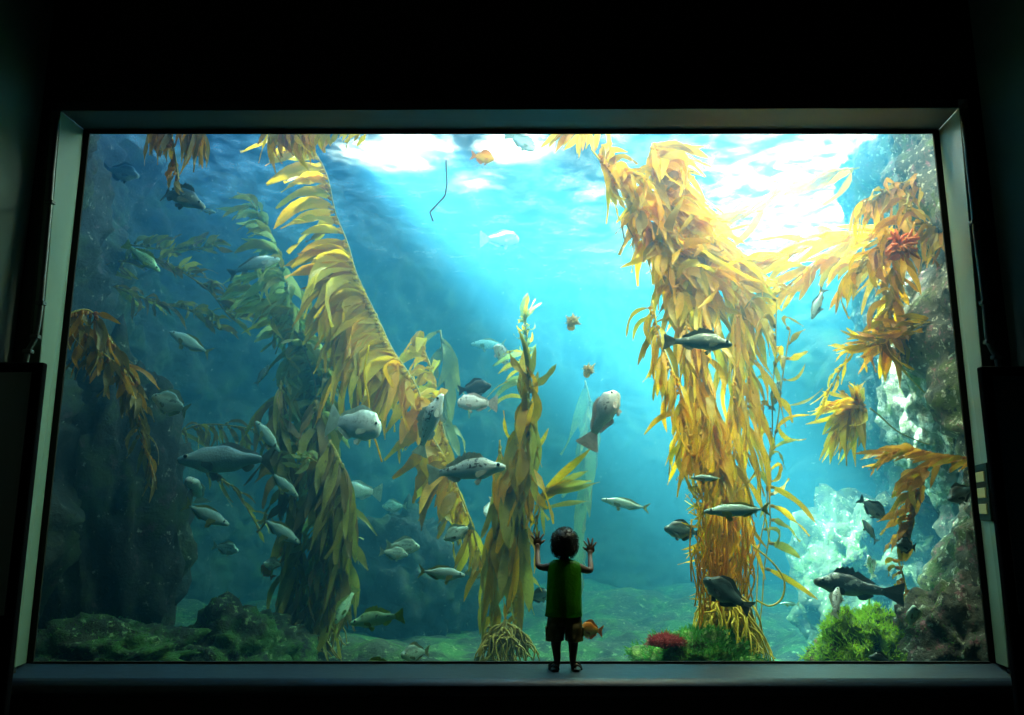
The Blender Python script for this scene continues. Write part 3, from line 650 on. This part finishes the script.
def fish_mesh(kind, m, finm, bend=0.0, gape=0.0):
    S = SHAPES[kind]; bm = bmesh.new(); nx, nr = 22, 14; BL = S['body']; rings = []
    def yb(x): return bend * max(0, (x - .25)) ** 2 * (1 if bend else 0)
    for i in range(nx):
        x = (i / (nx - 1)) ** 1.25; t, b_ = interp(S['top'], x), interp(S['bot'], x)
        if i == 0: t, b_ = .012, -.022
        c, h = (t + b_) / 2, (t - b_) / 2
        wd = S['w'] * (math.sin(math.pi * min(1, .06 + x * .94) ** .62)) ** .75 if x < .999 else S['w'] * .12
        wd = max(wd, S['w'] * .10)
        if i == 0: wd = S['w'] * .22
        rings.append([bm.verts.new((.5 - x * BL, yb(x) + math.cos(a) * wd, c + math.copysign(abs(math.sin(a)) ** .92, math.sin(a)) * h)) for a in (2 * math.pi * k / nr for k in range(nr))])
    for a, b_ in zip(rings, rings[1:]):
        for k in range(nr): bm.faces.new((a[k], a[(k + 1) % nr], b_[(k + 1) % nr], b_[k])).smooth = True
    bm.faces.new(rings[0][::-1]); bm.faces.new(rings[-1])
    def fin(pts_in, pts_out, y0=0, th=.004, off=None):
        """membrane between an inner and an outer row"""
        rowsets = []
        for sgn in (1, -1):
            ri = [bm.verts.new(Vector(p) + Vector((0, th * sgn, 0))) for p in pts_in]; ro = [bm.verts.new(Vector(p) + Vector((0, th * .2 * sgn, 0))) for p in pts_out]
            for k in range(len(ri) - 1):
                f = bm.faces.new((ri[k], ri[k + 1], ro[k + 1], ro[k])); f.material_index = 1
            rowsets.append((ri, ro))
        (a, b_), (c, d) = rowsets
        for k in range(len(b_) - 1):
            bm.faces.new((b_[k], b_[k + 1], d[k + 1], d[k])).material_index = 1
    # tail, forked
    sp, fork, tl = S['tail']; xp = .5 - BL; n = 11; pi, po = [], []
    for k in range(n):
        s = k / (n - 1) * 2 - 1
        pi.append((xp + .03, yb(.97), s * abs(interp(S['top'], 1)) * .8)); po.append((xp - tl + fork * (1 - abs(s) ** 1.2) + .02 * abs(s) ** 6, yb(1.0 + tl), s * sp))
    mid = [((a[0] * .5 + b_[0] * .5), (a[1] + b_[1]) / 2, a[2] * .35 + b_[2] * .65 * .8) for a, b_ in zip(pi, po)]
    fin(pi, mid); fin(mid, po, th=.003)
    # dorsal
    x0, x1, h, jag = S['dorsal']; pi, po = [], []
    for k in range(16):
        s = k / 15; x = x0 + (x1 - x0) * s; z = interp(S['top'], x)
        hh = h * (math.sin(math.pi * min(1, s * .9 + .08)) ** .6) * (1 + (.35 * (k % 2) * (1 if s < .55 else .2) if jag else 0)) * (1 - (.45 if jag and .5 < s < .6 else 0))
        pi.append((.5 - x * BL, yb(x), z - .012)); po.append((.5 - x * BL - .03, yb(x), z + hh))
    fin(pi, po)
    x0, x1, h = S['anal']; pi, po = [], []
    for k in range(8):
        s = k / 7; x = x0 + (x1 - x0) * s; z = interp(S['bot'], x)
        pi.append((.5 - x * BL, yb(x), z + .012)); po.append((.5 - x * BL - .04, yb(x), z - h * math.sin(math.pi * (s * .8 + .15)) ** .7))
    fin(pi, po)
    W = S['w']
    for sgn in (1, -1):     # pectoral and pelvic
        bx, bz = .5 - .29 * BL, interp(S['bot'], .29) * .35
        def P(u, v): return (bx - u * .13, sgn * (W * .96 + u * .055), bz + v * .035 - u * .03)
        fin([P(0, -.5), P(0, -.2), P(0, .2), P(0, .5)], [P(.8, -1.1), P(1, -.5), P(1.05, .3), P(.85, 1)], th=.003)
        bx, bz2 = .5 - .36 * BL, interp(S['bot'], .36)
        fin([(bx, sgn * W * .4, bz2 + .01), (bx - .03, sgn * W * .4, bz2 + .01), (bx - .05, sgn * W * .4, bz2 + .01)], [(bx - .05, sgn * W * .8, bz2 - .06), (bx - .08, sgn * W * .8, bz2 - .055), (bx - .10, sgn * W * .7, bz2 - .02)])
    bmesh.ops.recalc_face_normals(bm, faces=bm.faces)
    me = bpy.data.meshes.new(kind + '_fish'); bm.to_mesh(me); bm.free(); me.materials.append(m); me.materials.append(finm)
    return me
def eye_mesh(kind):
    S = SHAPES[kind]; bm = bmesh.new(); r = .021 if kind != 'mackerel' else .017
    bmesh.ops.create_uvsphere(bm, u_segments=12, v_segments=8, radius=r)
    for f in bm.faces:
        f.smooth = True; c = f.calc_center_median(); f.material_index = 1 if abs(c.y) > r * .62 else 0
    me = bpy.data.meshes.new('eye'); bm.to_mesh(me); bm.free(); me.materials.append(EYEW); me.materials.append(EYE)
    x = .11; z = interp(S['top'], x) * .45; y = S['w'] * (math.sin(math.pi * (.06 + x * .94) ** .62)) ** .75
    return me, x, z, y
def fm_(name, c, r=.5):
    return leaf_mat(name, tuple(v * .7 for v in c), c, .4, 12)
LOOK = {
 'dark_bass': ('bass', fish_mat('dark_bass_skin', (.04, .05, .045), (.16, .20, .17), (.50, .56, .48), (1, 1, 1), (.55, .58, .48), mscale=11, mlo=.58, mhi=.66), fm_('dark_fin', (.22, .22, .14))),
 'pale_bass': ('bass', fish_mat('pale_spotted_skin', (.45, .48, .44), (.86, .90, .86), (.97, .97, .96), (.8, 1, 1.2), (.10, .11, .10), mscale=16, mlo=.52, mhi=.58), fm_('pale_fin', (.62, .66, .58))),
 'green_bass': ('bass', fish_mat('green_bass_skin', (.22, .36, .12), (.50, .80, .48), (.82, .96, .76), (1, 1, 1), (.15, .22, .10), mscale=12, mlo=.58, mhi=.66), fm_('green_fin', (.42, .55, .12))),
 'big_grey': ('seabass', fish_mat('grey_seabass_skin', (.20, .26, .28), (.40, .54, .56), (.72, .82, .76)), fm_('grey_fin', (.30, .36, .36))),
 'mackerel': ('mackerel', fish_mat('mackerel_skin', (.08, .22, .16), (.50, .68, .64), (.85, .95, .90)), fm_('yellow_tail_fin', (.42, .42, .12))),
 'perch': ('perch', fish_mat('perch_skin', (.26, .38, .32), (.60, .80, .70), (.88, .97, .90), (.5, 1, 1), (.22, .32, .26), mscale=12), fm_('perch_fin', (.40, .50, .36))),
 'dark_perch': ('perch', fish_mat('dark_perch_skin', (.03, .045, .05), (.12, .19, .21), (.34, .42, .40)), fm_('dark_perch_fin', (.08, .11, .11))),
 'black': ('perch', fish_mat('black_fish_skin', (.01, .012, .014), (.02, .024, .028), (.05, .055, .06)), fm_('black_fin', (.03, .03, .035))),
 'white': ('sheephead', fish_mat('white_fish_skin', (.74, .82, .76), (.92, .96, .90), (.98, .98, .96), (1, 1, 1), (.5, .56, .5), mscale=18), fm_('white_fin', (.72, .78, .70))),
 'pink': ('sheephead', fish_mat('pinkish_grey_skin', (.62, .54, .54), (.86, .78, .76), (.97, .93, .92), (1, 1, 1), (.3, .26, .26), mscale=12), fm_('pink_fin', (.75, .60, .55))),
 'orange': ('garibaldi', fish_mat('orange_fish_skin', (1, .26, .0), (1, .36, .0), (1, .46, .03)), fm_('orange_fin', (.98, .30, .02))),
 'grouper': ('bass', fish_mat('blotched_black_skin', (.015, .02, .025), (.05, .065, .07), (.30, .34, .32), (1, 1, 1), (.34, .38, .36), mscale=10, mlo=.54, mhi=.60, mz=(-.2, .2)), fm_('black_tail_fin', (.04, .05, .05))),
}
CAT = {}
_fc = {}
def fish(look, px, py, lpx, ang, Y, label, yaw=0, name='fish', bend=0, group='fish swimming in the tank', cat='fish', plump=1.0, roll=0):
    kind, m, fmt = LOOK[look]; key = (look, bend)
    if key not in _fc: _fc[key] = (fish_mesh(kind, m, fmt, bend), eye_mesh(kind))
    me, (em, ex, ez, ey) = _fc[key]
    o = bpy.data.objects.new(name, me); C.objects.link(o)
    Lm = lpx * mpp(px, py, Y) / max(.35, math.cos(R(yaw)))
    phi = ang if -90 <= ang <= 90 else ang - 180; base = 0 if -90 <= ang <= 90 else 180
    if ang > 180: phi = ang - 180; base = 180
    o.matrix_world = Matrix.Translation(at(px, py, Y)) @ Matrix.Rotation(-R(phi), 4, 'Y') @ Matrix.Rotation(R(base + yaw), 4, 'Z') @ Matrix.Rotation(R(roll), 4, 'X') @ Matrix.Diagonal((Lm, Lm * plump, Lm * plump, 1))
    tag(o, label, cat, group)
    if lpx > 18:
        for s in (1, -1):
            e_ = bpy.data.objects.new('eye', em); C.objects.link(e_); e_.parent = o; e_.location = (.5 - ex * SHAPES[kind]['body'], s * ey * .86, ez)
    return o
FISH = [
 ('dark_bass', 176, 193, 68, -27, 1.3, 'dark spotted bass heading down right below the hanging orange kelp', 0, .6),
 ('mackerel', 208, 211, 16, -10, 2.2, 'tiny pale fish just at the snout of the dark spotted bass', 0, 0),
 ('green_bass', 142, 257, 42, -38, 1.6, 'green banded fish with pale back near the upper left reveal', 15, 0),
 ('big_grey', 254, 263, 48, 17, 2.0, 'slim grey fish pointing up right beside the green-yellow kelp', 20, .5),
 ('mackerel', 191, 343, 46, 152, 2.0, 'slender fish with orange-edged back, heading up left above the pale perch', 10, 0),
 ('perch', 175, 405, 50, 158, 1.2, 'pale mint deep-bodied fish facing left, just right of the draped brown kelp', 0, .4),
 ('big_grey', 232, 460, 108, 179, 1.0, 'largest grey fish, horizontal, facing left over the dark lower left', 0, .3),
 ('mackerel', 270, 439, 44, 128, 1.5, 'teal fish angled up left just above the tail of the largest grey fish', 10, 0),
 ('mackerel', 283, 483, 40, -42, 1.6, 'teal fish angled down right just below the tail of the largest grey fish', 10, 0),
 ('mackerel', 206, 514, 52, -24, 1.6, 'teal fish with bright back line below the belly of the largest grey fish', 0, 0),
 ('white', 196, 491, 24, 95, 2.0, 'small pale cyan fish seen upright under the largest grey fish', 55, 0),
 ('perch', 225, 548, 28, -12, 2.4, 'small dim teal fish alone in the dark lower left', 0, 0),
 ('mackerel', 280, 530, 48, -32, 1.6, 'teal fish heading down right above the tiny red fish', 0, 0),
 ('perch', 274, 564, 16, 170, 1.7, 'tiny pale fish facing out beside the red fish', 50, 0),
 ('orange', 268, 572, 18, 130, 1.9, 'tiny dark red fish in the gloom of the lower left', 20, 0),
 ('orange', 280, 551, 8, 90, 1.9, 'speck-sized orange fish above the tiny dark red fish', 40, 0),
 ('white', 351, 423, 62, -12, 1.1, 'big white round fish with broad tail, facing down right', 0, .3),
 ('pale_bass', 429, 424, 66, 68, 1.1, 'pale mottled fish standing nearly upright, snout up, in the yellow kelp', 0, .4),
 ('pale_bass', 465, 470, 82, 5, .9, 'large pale spotted fish, horizontal, facing right above and left of the child', 0, .3),
 ('black', 474, 388, 35, 9, 1.8, 'black fish facing right just above a pale pinkish one', 0, 0),
 ('pink', 478, 403, 41, 178, 1.6, 'pale pinkish fish facing left just below the black fish', 0, 0),
 ('pink', 503, 357, 26, 122, 2.6, 'small greyish-pink fish nose up beside the pale kelp tip', 30, 0),
 ('mackerel', 489, 344, 36, 180, 4.2, 'faint long fish in the haze left of the pale kelp tip', 0, 0),
 ('pink', 604, 415, 56, 62, 1.2, 'pinkish grey fish with pale fin, snout up right, in the open blue water', 15, .5),
 ('mackerel', 626, 504, 50, 169, 1.5, 'slim yellowish mackerel facing left above the right hand of the child', 0, 0),
 ('dark_bass', 699, 341, 66, -6, .7, 'dark striped fish facing right across the upper golden kelp', 0, .3),
 ('mackerel', 708, 478, 34, 178, .6, 'short teal fish facing left across the golden kelp, the higher of two', 0, 0),
 ('mackerel', 738, 510, 68, 182, .6, 'long silver-blue fish facing left across the golden kelp', 0, 0),
 ('dark_perch', 684, 531, 40, 172, 1.0, 'dark grey fish facing left at the left edge of the golden kelp', 0, 0),
 ('dark_perch', 727, 594, 54, 146, .55, 'dark oval fish heading up left before the base of the golden kelp', 0, .2),
 ('grouper', 850, 586, 72, 172, .9, 'large black blotched bass facing left at the lower right', 0, .5),
 ('pale_bass', 836, 602, 30, 60, .5, 'grey fish partly hidden under the black blotched bass', 40, 0),
 ('pale_bass', 871, 567, 26, 115, 1.4, 'small spotted pale fish behind the back of the black blotched bass', 35, 0),
 ('dark_perch', 872, 508, 34, -38, 1.1, 'dark fish heading down right before the sunlit lower rock', 0, 0),
 ('big_grey', 870, 531, 27, 118, 1.1, 'slim teal-grey fish hanging nose up under the dark fish by the lower rock', 0, 0),
 ('dark_perch', 907, 546, 27, 170, .5, 'rounded blue-grey fish by the orange kelp on the right rock', 30, 0),
 ('dark_perch', 962, 493, 38, 200, .35, 'blue-grey fish close to the right reveal, under the orange kelp', 20, 0),
 ('perch', 912, 618, 26, 98, .4, 'pale turquoise fish standing upright over the lower right rocks', 40, 0),
 ('dark_perch', 882, 660, 26, 165, .3, 'blue-grey fish at the sill before the bright green mound', 0, 0),
 ('orange', 482, 157, 25, -10, 1.6, 'bright orange fish alone near the top middle', 0, 0),
 ('orange', 592, 630, 26, 170, .35, 'bright orange round fish beside the knees of the child', 25, 0),
 ('white', 499, 239, 40, 0, 3.2, 'ghostly white fish in the light shaft at the upper middle', 0, 0),
 ('white', 521, 141, 34, -32, 2.0, 'pale fish at the very top edge right of the orange one', 0, 0),
 ('big_grey', 818, 303, 36, 245, 1.4, 'grey fish diving down left under the glowing streamers', 0, 0),
 ('big_grey', 775, 396, 32, 75, 1.5, 'slim grey-teal fish nose up among the thin blades right of golden kelp', 0, 0),
 ('mackerel', 441, 573, 48, -5, 1.0, 'silver fish with yellow forked tail, facing right, left of the olive-gold kelp', 0, 0),
 ('perch', 402, 546, 36, -3, 1.8, 'rear fish of the overlapping teal pair facing right', 0, 0),
 ('perch', 393, 553, 30, -6, 1.5, 'front fish of the overlapping teal pair facing right', 0, 0),
 ('perch', 459, 532, 34, 205, 1.2, 'teal fish facing down left behind thin kelp under the large spotted fish', 0, 0),
 ('green_bass', 346, 605, 38, 243, 1.2, 'green-yellow fish diving beside the dark olive kelp', 20, 0),
 ('green_bass', 379, 618, 58, 190, .9, 'green-gold bass facing left low down near the sill', 0, .4),
 ('perch', 416, 653, 26, 178, .5, 'deep turquoise fish seen half front-on at the sill', 48, 0),
 ('green_bass', 380, 667, 46, 180, .35, 'back of a pale green fish showing just over the sill', 0, 0),
 ('dark_perch', 538, 596, 28, 10, 1.4, 'faint blue fish beside the left hip of the child', 0, 0),
 ('dark_perch', 120, 172, 40, -12, 2.3, 'faint dark fish before the upper left rock wall', 0, 0),
 ('white', 362, 491, 42, 175, 3.2, 'faint pale fish in the haze below the big white fish', 0, 0),
 ('perch', 395, 506, 26, 180, 4.0, 'faint blue fish high above the overlapping teal pair', 0, 0),
 ('white', 490, 507, 20, 250, 1.6, 'small mint-white fish half behind the olive-gold kelp', 30, 0),
 ('perch', 478, 573, 26, 175, 1.7, 'dim teal fish half behind the stems left of the olive-gold kelp', 0, 0),
 ('big_grey', 262, 375, 24, 60, 2.2, 'small pale fish nose up against the green-yellow kelp', 0, 0),
 ('mackerel', 790, 604, 20, 178, 1.8, 'small faint fish left of the black blotched bass', 0, 0),
]
for look, px, py, l, a, Y, lab, yaw, bend in FISH:
    nm = {'orange': 'orange_fish', 'mackerel': 'mackerel', 'dark_bass': 'spotted_bass', 'pale_bass': 'spotted_bass', 'green_bass': 'green_bass', 'grouper': 'spotted_bass'}.get(look, 'fish')
    fish(look, px, py, l, a, Y, lab, yaw, nm, bend, 'fish swimming in the tank', plump=1.45 if look == 'white' and l > 50 else 1.32 if look == 'grouper' else 1.55 if look == 'mackerel' and px < 500 else 1.12)
# ------------------------------------------------------------------ child
skin = mat('child_skin', (.17, .095, .065), .5); skin.node_tree.nodes['Principled BSDF'].inputs['Subsurface Weight'].default_value = .0
hairm = mat('dark_hair', (.012, .010, .009), .5)
shirtm = leaf_mat('green_cotton', (.09, .44, .015), (.13, .54, .02), .45, 30)
shortm = leaf_mat('khaki_cotton', (.28, .24, .11), (.36, .30, .14), .35, 30)
shoem = mat('dark_sandal', (.02, .018, .018), .5)
# feet on the sill; hands flat on the glass. Y = 0 is the glass.
FY = -.24
c_feet = at(565, 670, FY)
K = mpp(565, 600, -.2)            # metres per pixel at the child
def cp(px, py, Y): return at(px, py, Y)
root = empty('child', Vector((c_feet.x, FY, 0))); tag(root, 'small child in green sleeveless shirt and khaki shorts, both hands on the glass', 'person')
RO = root.location
verts, edges, rad = [], [], []
def V(p, r):
    verts.append(p - RO); rad.append(r); return len(verts) - 1
def chain(start, pts):
    a = start
    for p, r in pts:
        b = V(p, r)
        if a is not None: edges.append((a, b))
        a = b
    return a
pel = V(cp(565, 622, -.20), .068)
sp1 = chain(pel, [(cp(565, 606, -.205), .058), (cp(564.5, 588, -.20), .066)])
chest = chain(sp1, [(cp(564.5, 571, -.19), .062)])
neck = chain(chest, [(cp(564.5, 562, -.185), .046), (cp(564.5, 555, -.18), .038), ])
for s, hip, knee, ank in ((-1, 556.0, 556.0, 557.2), (1, 573.5, 573.3, 572.8)):
    h = chain(pel, [(cp(hip, 630, -.20), .046), (cp(knee, 642, -.205), .034), (cp(knee, 648, -.21), .028), (cp(ank, 656, -.225), .025), (cp(ank, 663.5, -.235), .018)])
    f = chain(h, [(cp(ank + s * 1, 667.0, -.215), .019), (Vector((cp(ank + s * 3, 669, -.21).x, -.17, .022)), .017), (Vector((cp(ank + s * 4, 669, -.21).x, -.135, .018)), .012)])
HANDS = {}
for s, sh, el, wr, hd in ((-1, (549.5, 567), (538.0, 566.5), (537.5, 551), (537.5, 543)), (1, (579.8, 567.5), (591, 571), (590, 556), (590.5, 550))):
    S_ = chain(chest, [(cp(564.5 + s * 8, 566.5, -.19), .034), (cp(*sh, -.185), .030)])
    e_ = chain(S_, [(cp((sh[0] + el[0]) / 2, (sh[1] + el[1]) / 2 + 1, -.17), .0225), (cp(*el, -.15), .020)])
    w = chain(e_, [(cp((wr[0] + el[0]) / 2, (wr[1] + el[1]) / 2, -.105), .018), (cp(*wr, -.062), .0135)])
    palm = chain(w, [(cp(wr[0], wr[1] - 3.2, -.050), .017), (cp(hd[0], hd[1], -.043), .0185)])
    HANDS[s] = (verts[palm] + RO, palm)
me = bpy.data.meshes.new('body'); me.from_pydata([tuple(v) for v in verts], edges, [])
body = bpy.data.objects.new('body', me); C.objects.link(body); body.parent = root
sk = body.modifiers.new('skin', 'SKIN'); sk.use_smooth_shade = True; sk.branch_smoothing = .6
for i, r in enumerate(rad): me.skin_vertices[0].data[i].radius = (r, r * (.86 if i in (0, 1, 2, 3) else 1))
me.skin_vertices[0].data[0].use_root = True
ss = body.modifiers.new('subsurf', 'SUBSURF'); ss.levels = ss.render_levels = 2
bpy.context.view_layer.update()
dg = bpy.context.evaluated_depsgraph_get()
ev = body.evaluated_get(dg); bme = bpy.data.meshes.new_from_object(ev)
body.modifiers.clear(); bm = bmesh.new(); bm.from_mesh(bme)
# fingers: short tapering chains rooted in each palm, and the head, in the same mesh
def lobe(bm, c, rx, ry, rz, fn=None, sub=3):
    r = bmesh.ops.create_icosphere(bm, subdivisions=sub, radius=1)
    for v in r['verts']:
        d = v.co.normalized(); k = fn(d) if fn else 1
        v.co = Vector((d.x * rx * k, d.y * ry * k, d.z * rz * k)) + c
    for v in r['verts']:
        for f in v.link_faces: f.smooth = True
for s in (-1, 1):
    hc = HANDS[s][0] - RO + Vector((0, .006, .004))
    lobe(bm, hc, .027, .011, .028, sub=2)
    for k, (a, ln) in enumerate(((60, .042), (80, .052), (98, .054), (117, .047))):
        a = a if s == 1 else 180 - a
        a = (a - 90) * 1.4 + 90
        b0 = hc + Vector((math.cos(R(a)) * .017, .002, math.sin(R(a)) * .016))
        d = Vector((math.cos(R(a)), 0, math.sin(R(a))))
        pts = [b0 - d * .006, b0 + d * ln * .3 + Vector((0, -.003, 0)), b0 + d * ln * .65 + Vector((0, .004, 0)), b0 + d * ln + Vector((0, .012, 0))]
        tube(bm, smooth_path(pts, 8), [.0068, .007, .0066, .0064, .0062, .006, .0054, .0036], 8)
    # thumb leaves the side of the palm facing the head
    d = Vector((-s * .80, 0, .60)).normalized(); b0 = hc + Vector((-s * .014, .0, -.010))
    tube(bm, smooth_path([b0, b0 + d * .016 + Vector((0, -.002, 0)), b0 + d * .040 + Vector((0, .006, 0))], 7), [.0085, .008, .0078, .0075, .007, .006, .004], 8)
HC = cp(564.5, 545.0, -.165) - RO
def headf(d):
    k = 1.0
    if d.z < -.1: k -= .10 * min(1, (-d.z - .1) * 1.3)                       # narrower jaw
    if d.y > .5 and abs(d.x) < .22 and -.35 < d.z < .05: k += .10 * (1 - abs(d.x) / .22)    # nose (face towards the glass)
    if d.y > .5 and -.62 < d.z < -.42 and abs(d.x) < .35: k += .03             # lips
    if d.y > .5 and .05 < d.z < .25 and .18 < abs(d.x) < .5: k -= .04          # eye sockets
    return k
lobe(bm, HC, .068, .080, .086, headf, 4)
for s in (-1, 1): lobe(bm, HC + Vector((s * .070, -.002, -.012)), .009, .015, .021, sub=2)
for f in bm.faces: f.smooth = True
bm.to_mesh(bme); bm.free(); body.data = bme; bme.materials.clear(); bme.materials.append(skin)
for s in (-1, 1):
    bm = bmesh.new(); bmesh.ops.create_uvsphere(bm, u_segments=10, v_segments=8, radius=.009)
    obj('eye', bm, EYE, body, True, loc=HC + Vector((s * .026, .072, .012)))
# hair: thick short cap, ragged, with locks
bm = bmesh.new()
def hairf(d):
    n_ = noise.fractal(d * 4, .9, 2.2, 4) * .06
    return 1.0 + n_ + (.04 if d.z > .3 else 0)
lobe(bm, HC + Vector((0, -.012, .010)), .078, .086, .090, hairf, 4)
kill = [v for v in bm.verts if (v.co - HC).y > .05 and (v.co - HC).z < .045 or (v.co - HC).z < -.068]
bmesh.ops.delete(bm, geom=kill, context='VERTS')
rng = random.Random(3); vs = [(v.co.copy(), (v.co - HC).normalized()) for v in bm.verts]
for k in range(900):
    p, n_ = rng.choice(vs); d = (n_ + Vector((rng.gauss(0, .5), rng.gauss(0, .4), rng.gauss(-.35, .4)))).normalized()
    tube(bm, [p - n_ * .006, p + d * .009, p + d * .012 + Vector((0, 0, -.007))], [.0022, .0016, .0006], 3)
obj('hair', bm, hairm, root)
# clothing: closed rings around the body
def garment(name, rows, m, parent, n=28, wob=.0025, cap=False, thick=.003):
    """rows: (centre, rx, ry, tilt_z) from top to bottom"""
    bm = bmesh.new(); rings = []
    for ri, (c, rx, ry) in enumerate(rows):
        rings.append([bm.verts.new(c - RO + Vector((math.cos(a) * rx, math.sin(a) * ry, 0)) * (1 + wob * 12 * noise.noise(Vector((math.cos(a) * 3, math.sin(a) * 3, ri * .5)))) + Vector((0, 0, .004 * noise.noise(Vector((a * 1.5, ri, 4)))))) for a in (2 * math.pi * k / n for k in range(n))])
    for a, b in zip(rings, rings[1:]):
        for k in range(n): bm.faces.new((a[k], a[(k + 1) % n], b[(k + 1) % n], b[k])).smooth = True
    r = bmesh.ops.solidify(bm, geom=list(bm.faces), thickness=thick)
    bmesh.ops.recalc_face_normals(bm, faces=bm.faces)
    return obj(name, bm, m, parent)
px = lambda n_: n_ * K
garment('shirt', [(cp(564.5, 559.5, -.185), px(7), .034), (cp(564.5, 560.5, -.187), px(11), .044), (cp(564.5, 563, -.188), px(15.6), .054), (cp(564.5, 568, -.19), px(17.0), .064), (cp(564.3, 577, -.195), px(17.0), .072), (cp(564.2, 588, -.20), px(17.2), .078),
                  (cp(564, 600, -.205), px(17.6), .082), (cp(563.8, 610, -.205), px(18.2), .086), (cp(563.6, 616, -.205), px(18.6), .088)], shirtm, root, 36, .004)
so = garment('shorts', [(cp(564.5, 610, -.205), px(16.0), .072), (cp(564.5, 618, -.205), px(16.8), .076), (cp(564.5, 625, -.205), px(17.6), .078)], shortm, root)
for s in (-1, 1):
    o = garment('trouser_leg', [(cp(564.5 + s * 8.6, 622, -.205), px(8.8), .074), (cp(564.5 + s * 9.2, 630, -.207), px(9.4), .070), (cp(564.5 + s * 9.8, 640.5, -.21), px(9.0), .060)], shortm, so, 20)
    bm = bmesh.new(); c = cp(564.5 + s * 18.0, 631, -.21) - RO; box(bm, c.x - .006, c.x + .006, c.y - .03, c.y + .03, c.z - .028, c.z + .026); bevel(bm, .004, 2)
    obj('pocket', bm, shortm, so)
for s, x in ((-1, 557.5), (1, 572.5)):
    fx = (cp(x + s * 2.5, 669, -.21) - RO).x; sh = empty('sandal', (fx, 0, 0)); sh.parent = root
    bm = bmesh.new(); rings = []
    for i in range(13):
        t = i / 12; w = .030 * (math.sin(math.pi * (t * .86 + .09)) ** .5) * (1 + .12 * t); yy = -.048 + t * .155; tx = s * (.012 * t + .002)
        rings.append([bm.verts.new((tx - w, yy, .001)), bm.verts.new((tx + w, yy, .001)), bm.verts.new((tx + w * .96, yy, .014)), bm.verts.new((tx - w * .96, yy, .014))])
    for a, b in zip(rings, rings[1:]):
        for k in range(4): bm.faces.new((a[k], a[(k + 1) % 4], b[(k + 1) % 4], b[k]))
    bm.faces.new(rings[0]); bm.faces.new(rings[-1][::-1]); bmesh.ops.recalc_face_normals(bm, faces=bm.faces)
    obj('sole', bm, shoem, sh)
    for yy, zt in ((.055, .038), (.0, .048), (-.03, .036)):
        bm = bmesh.new(); pts = [Vector((s * .008 + math.cos(R(a)) * .027, yy, .010 + math.sin(R(a)) * (zt - .010))) for a in range(0, 181, 20)]
        tube(bm, pts, .0055, 6); obj('strap', bm, shoem, sh)
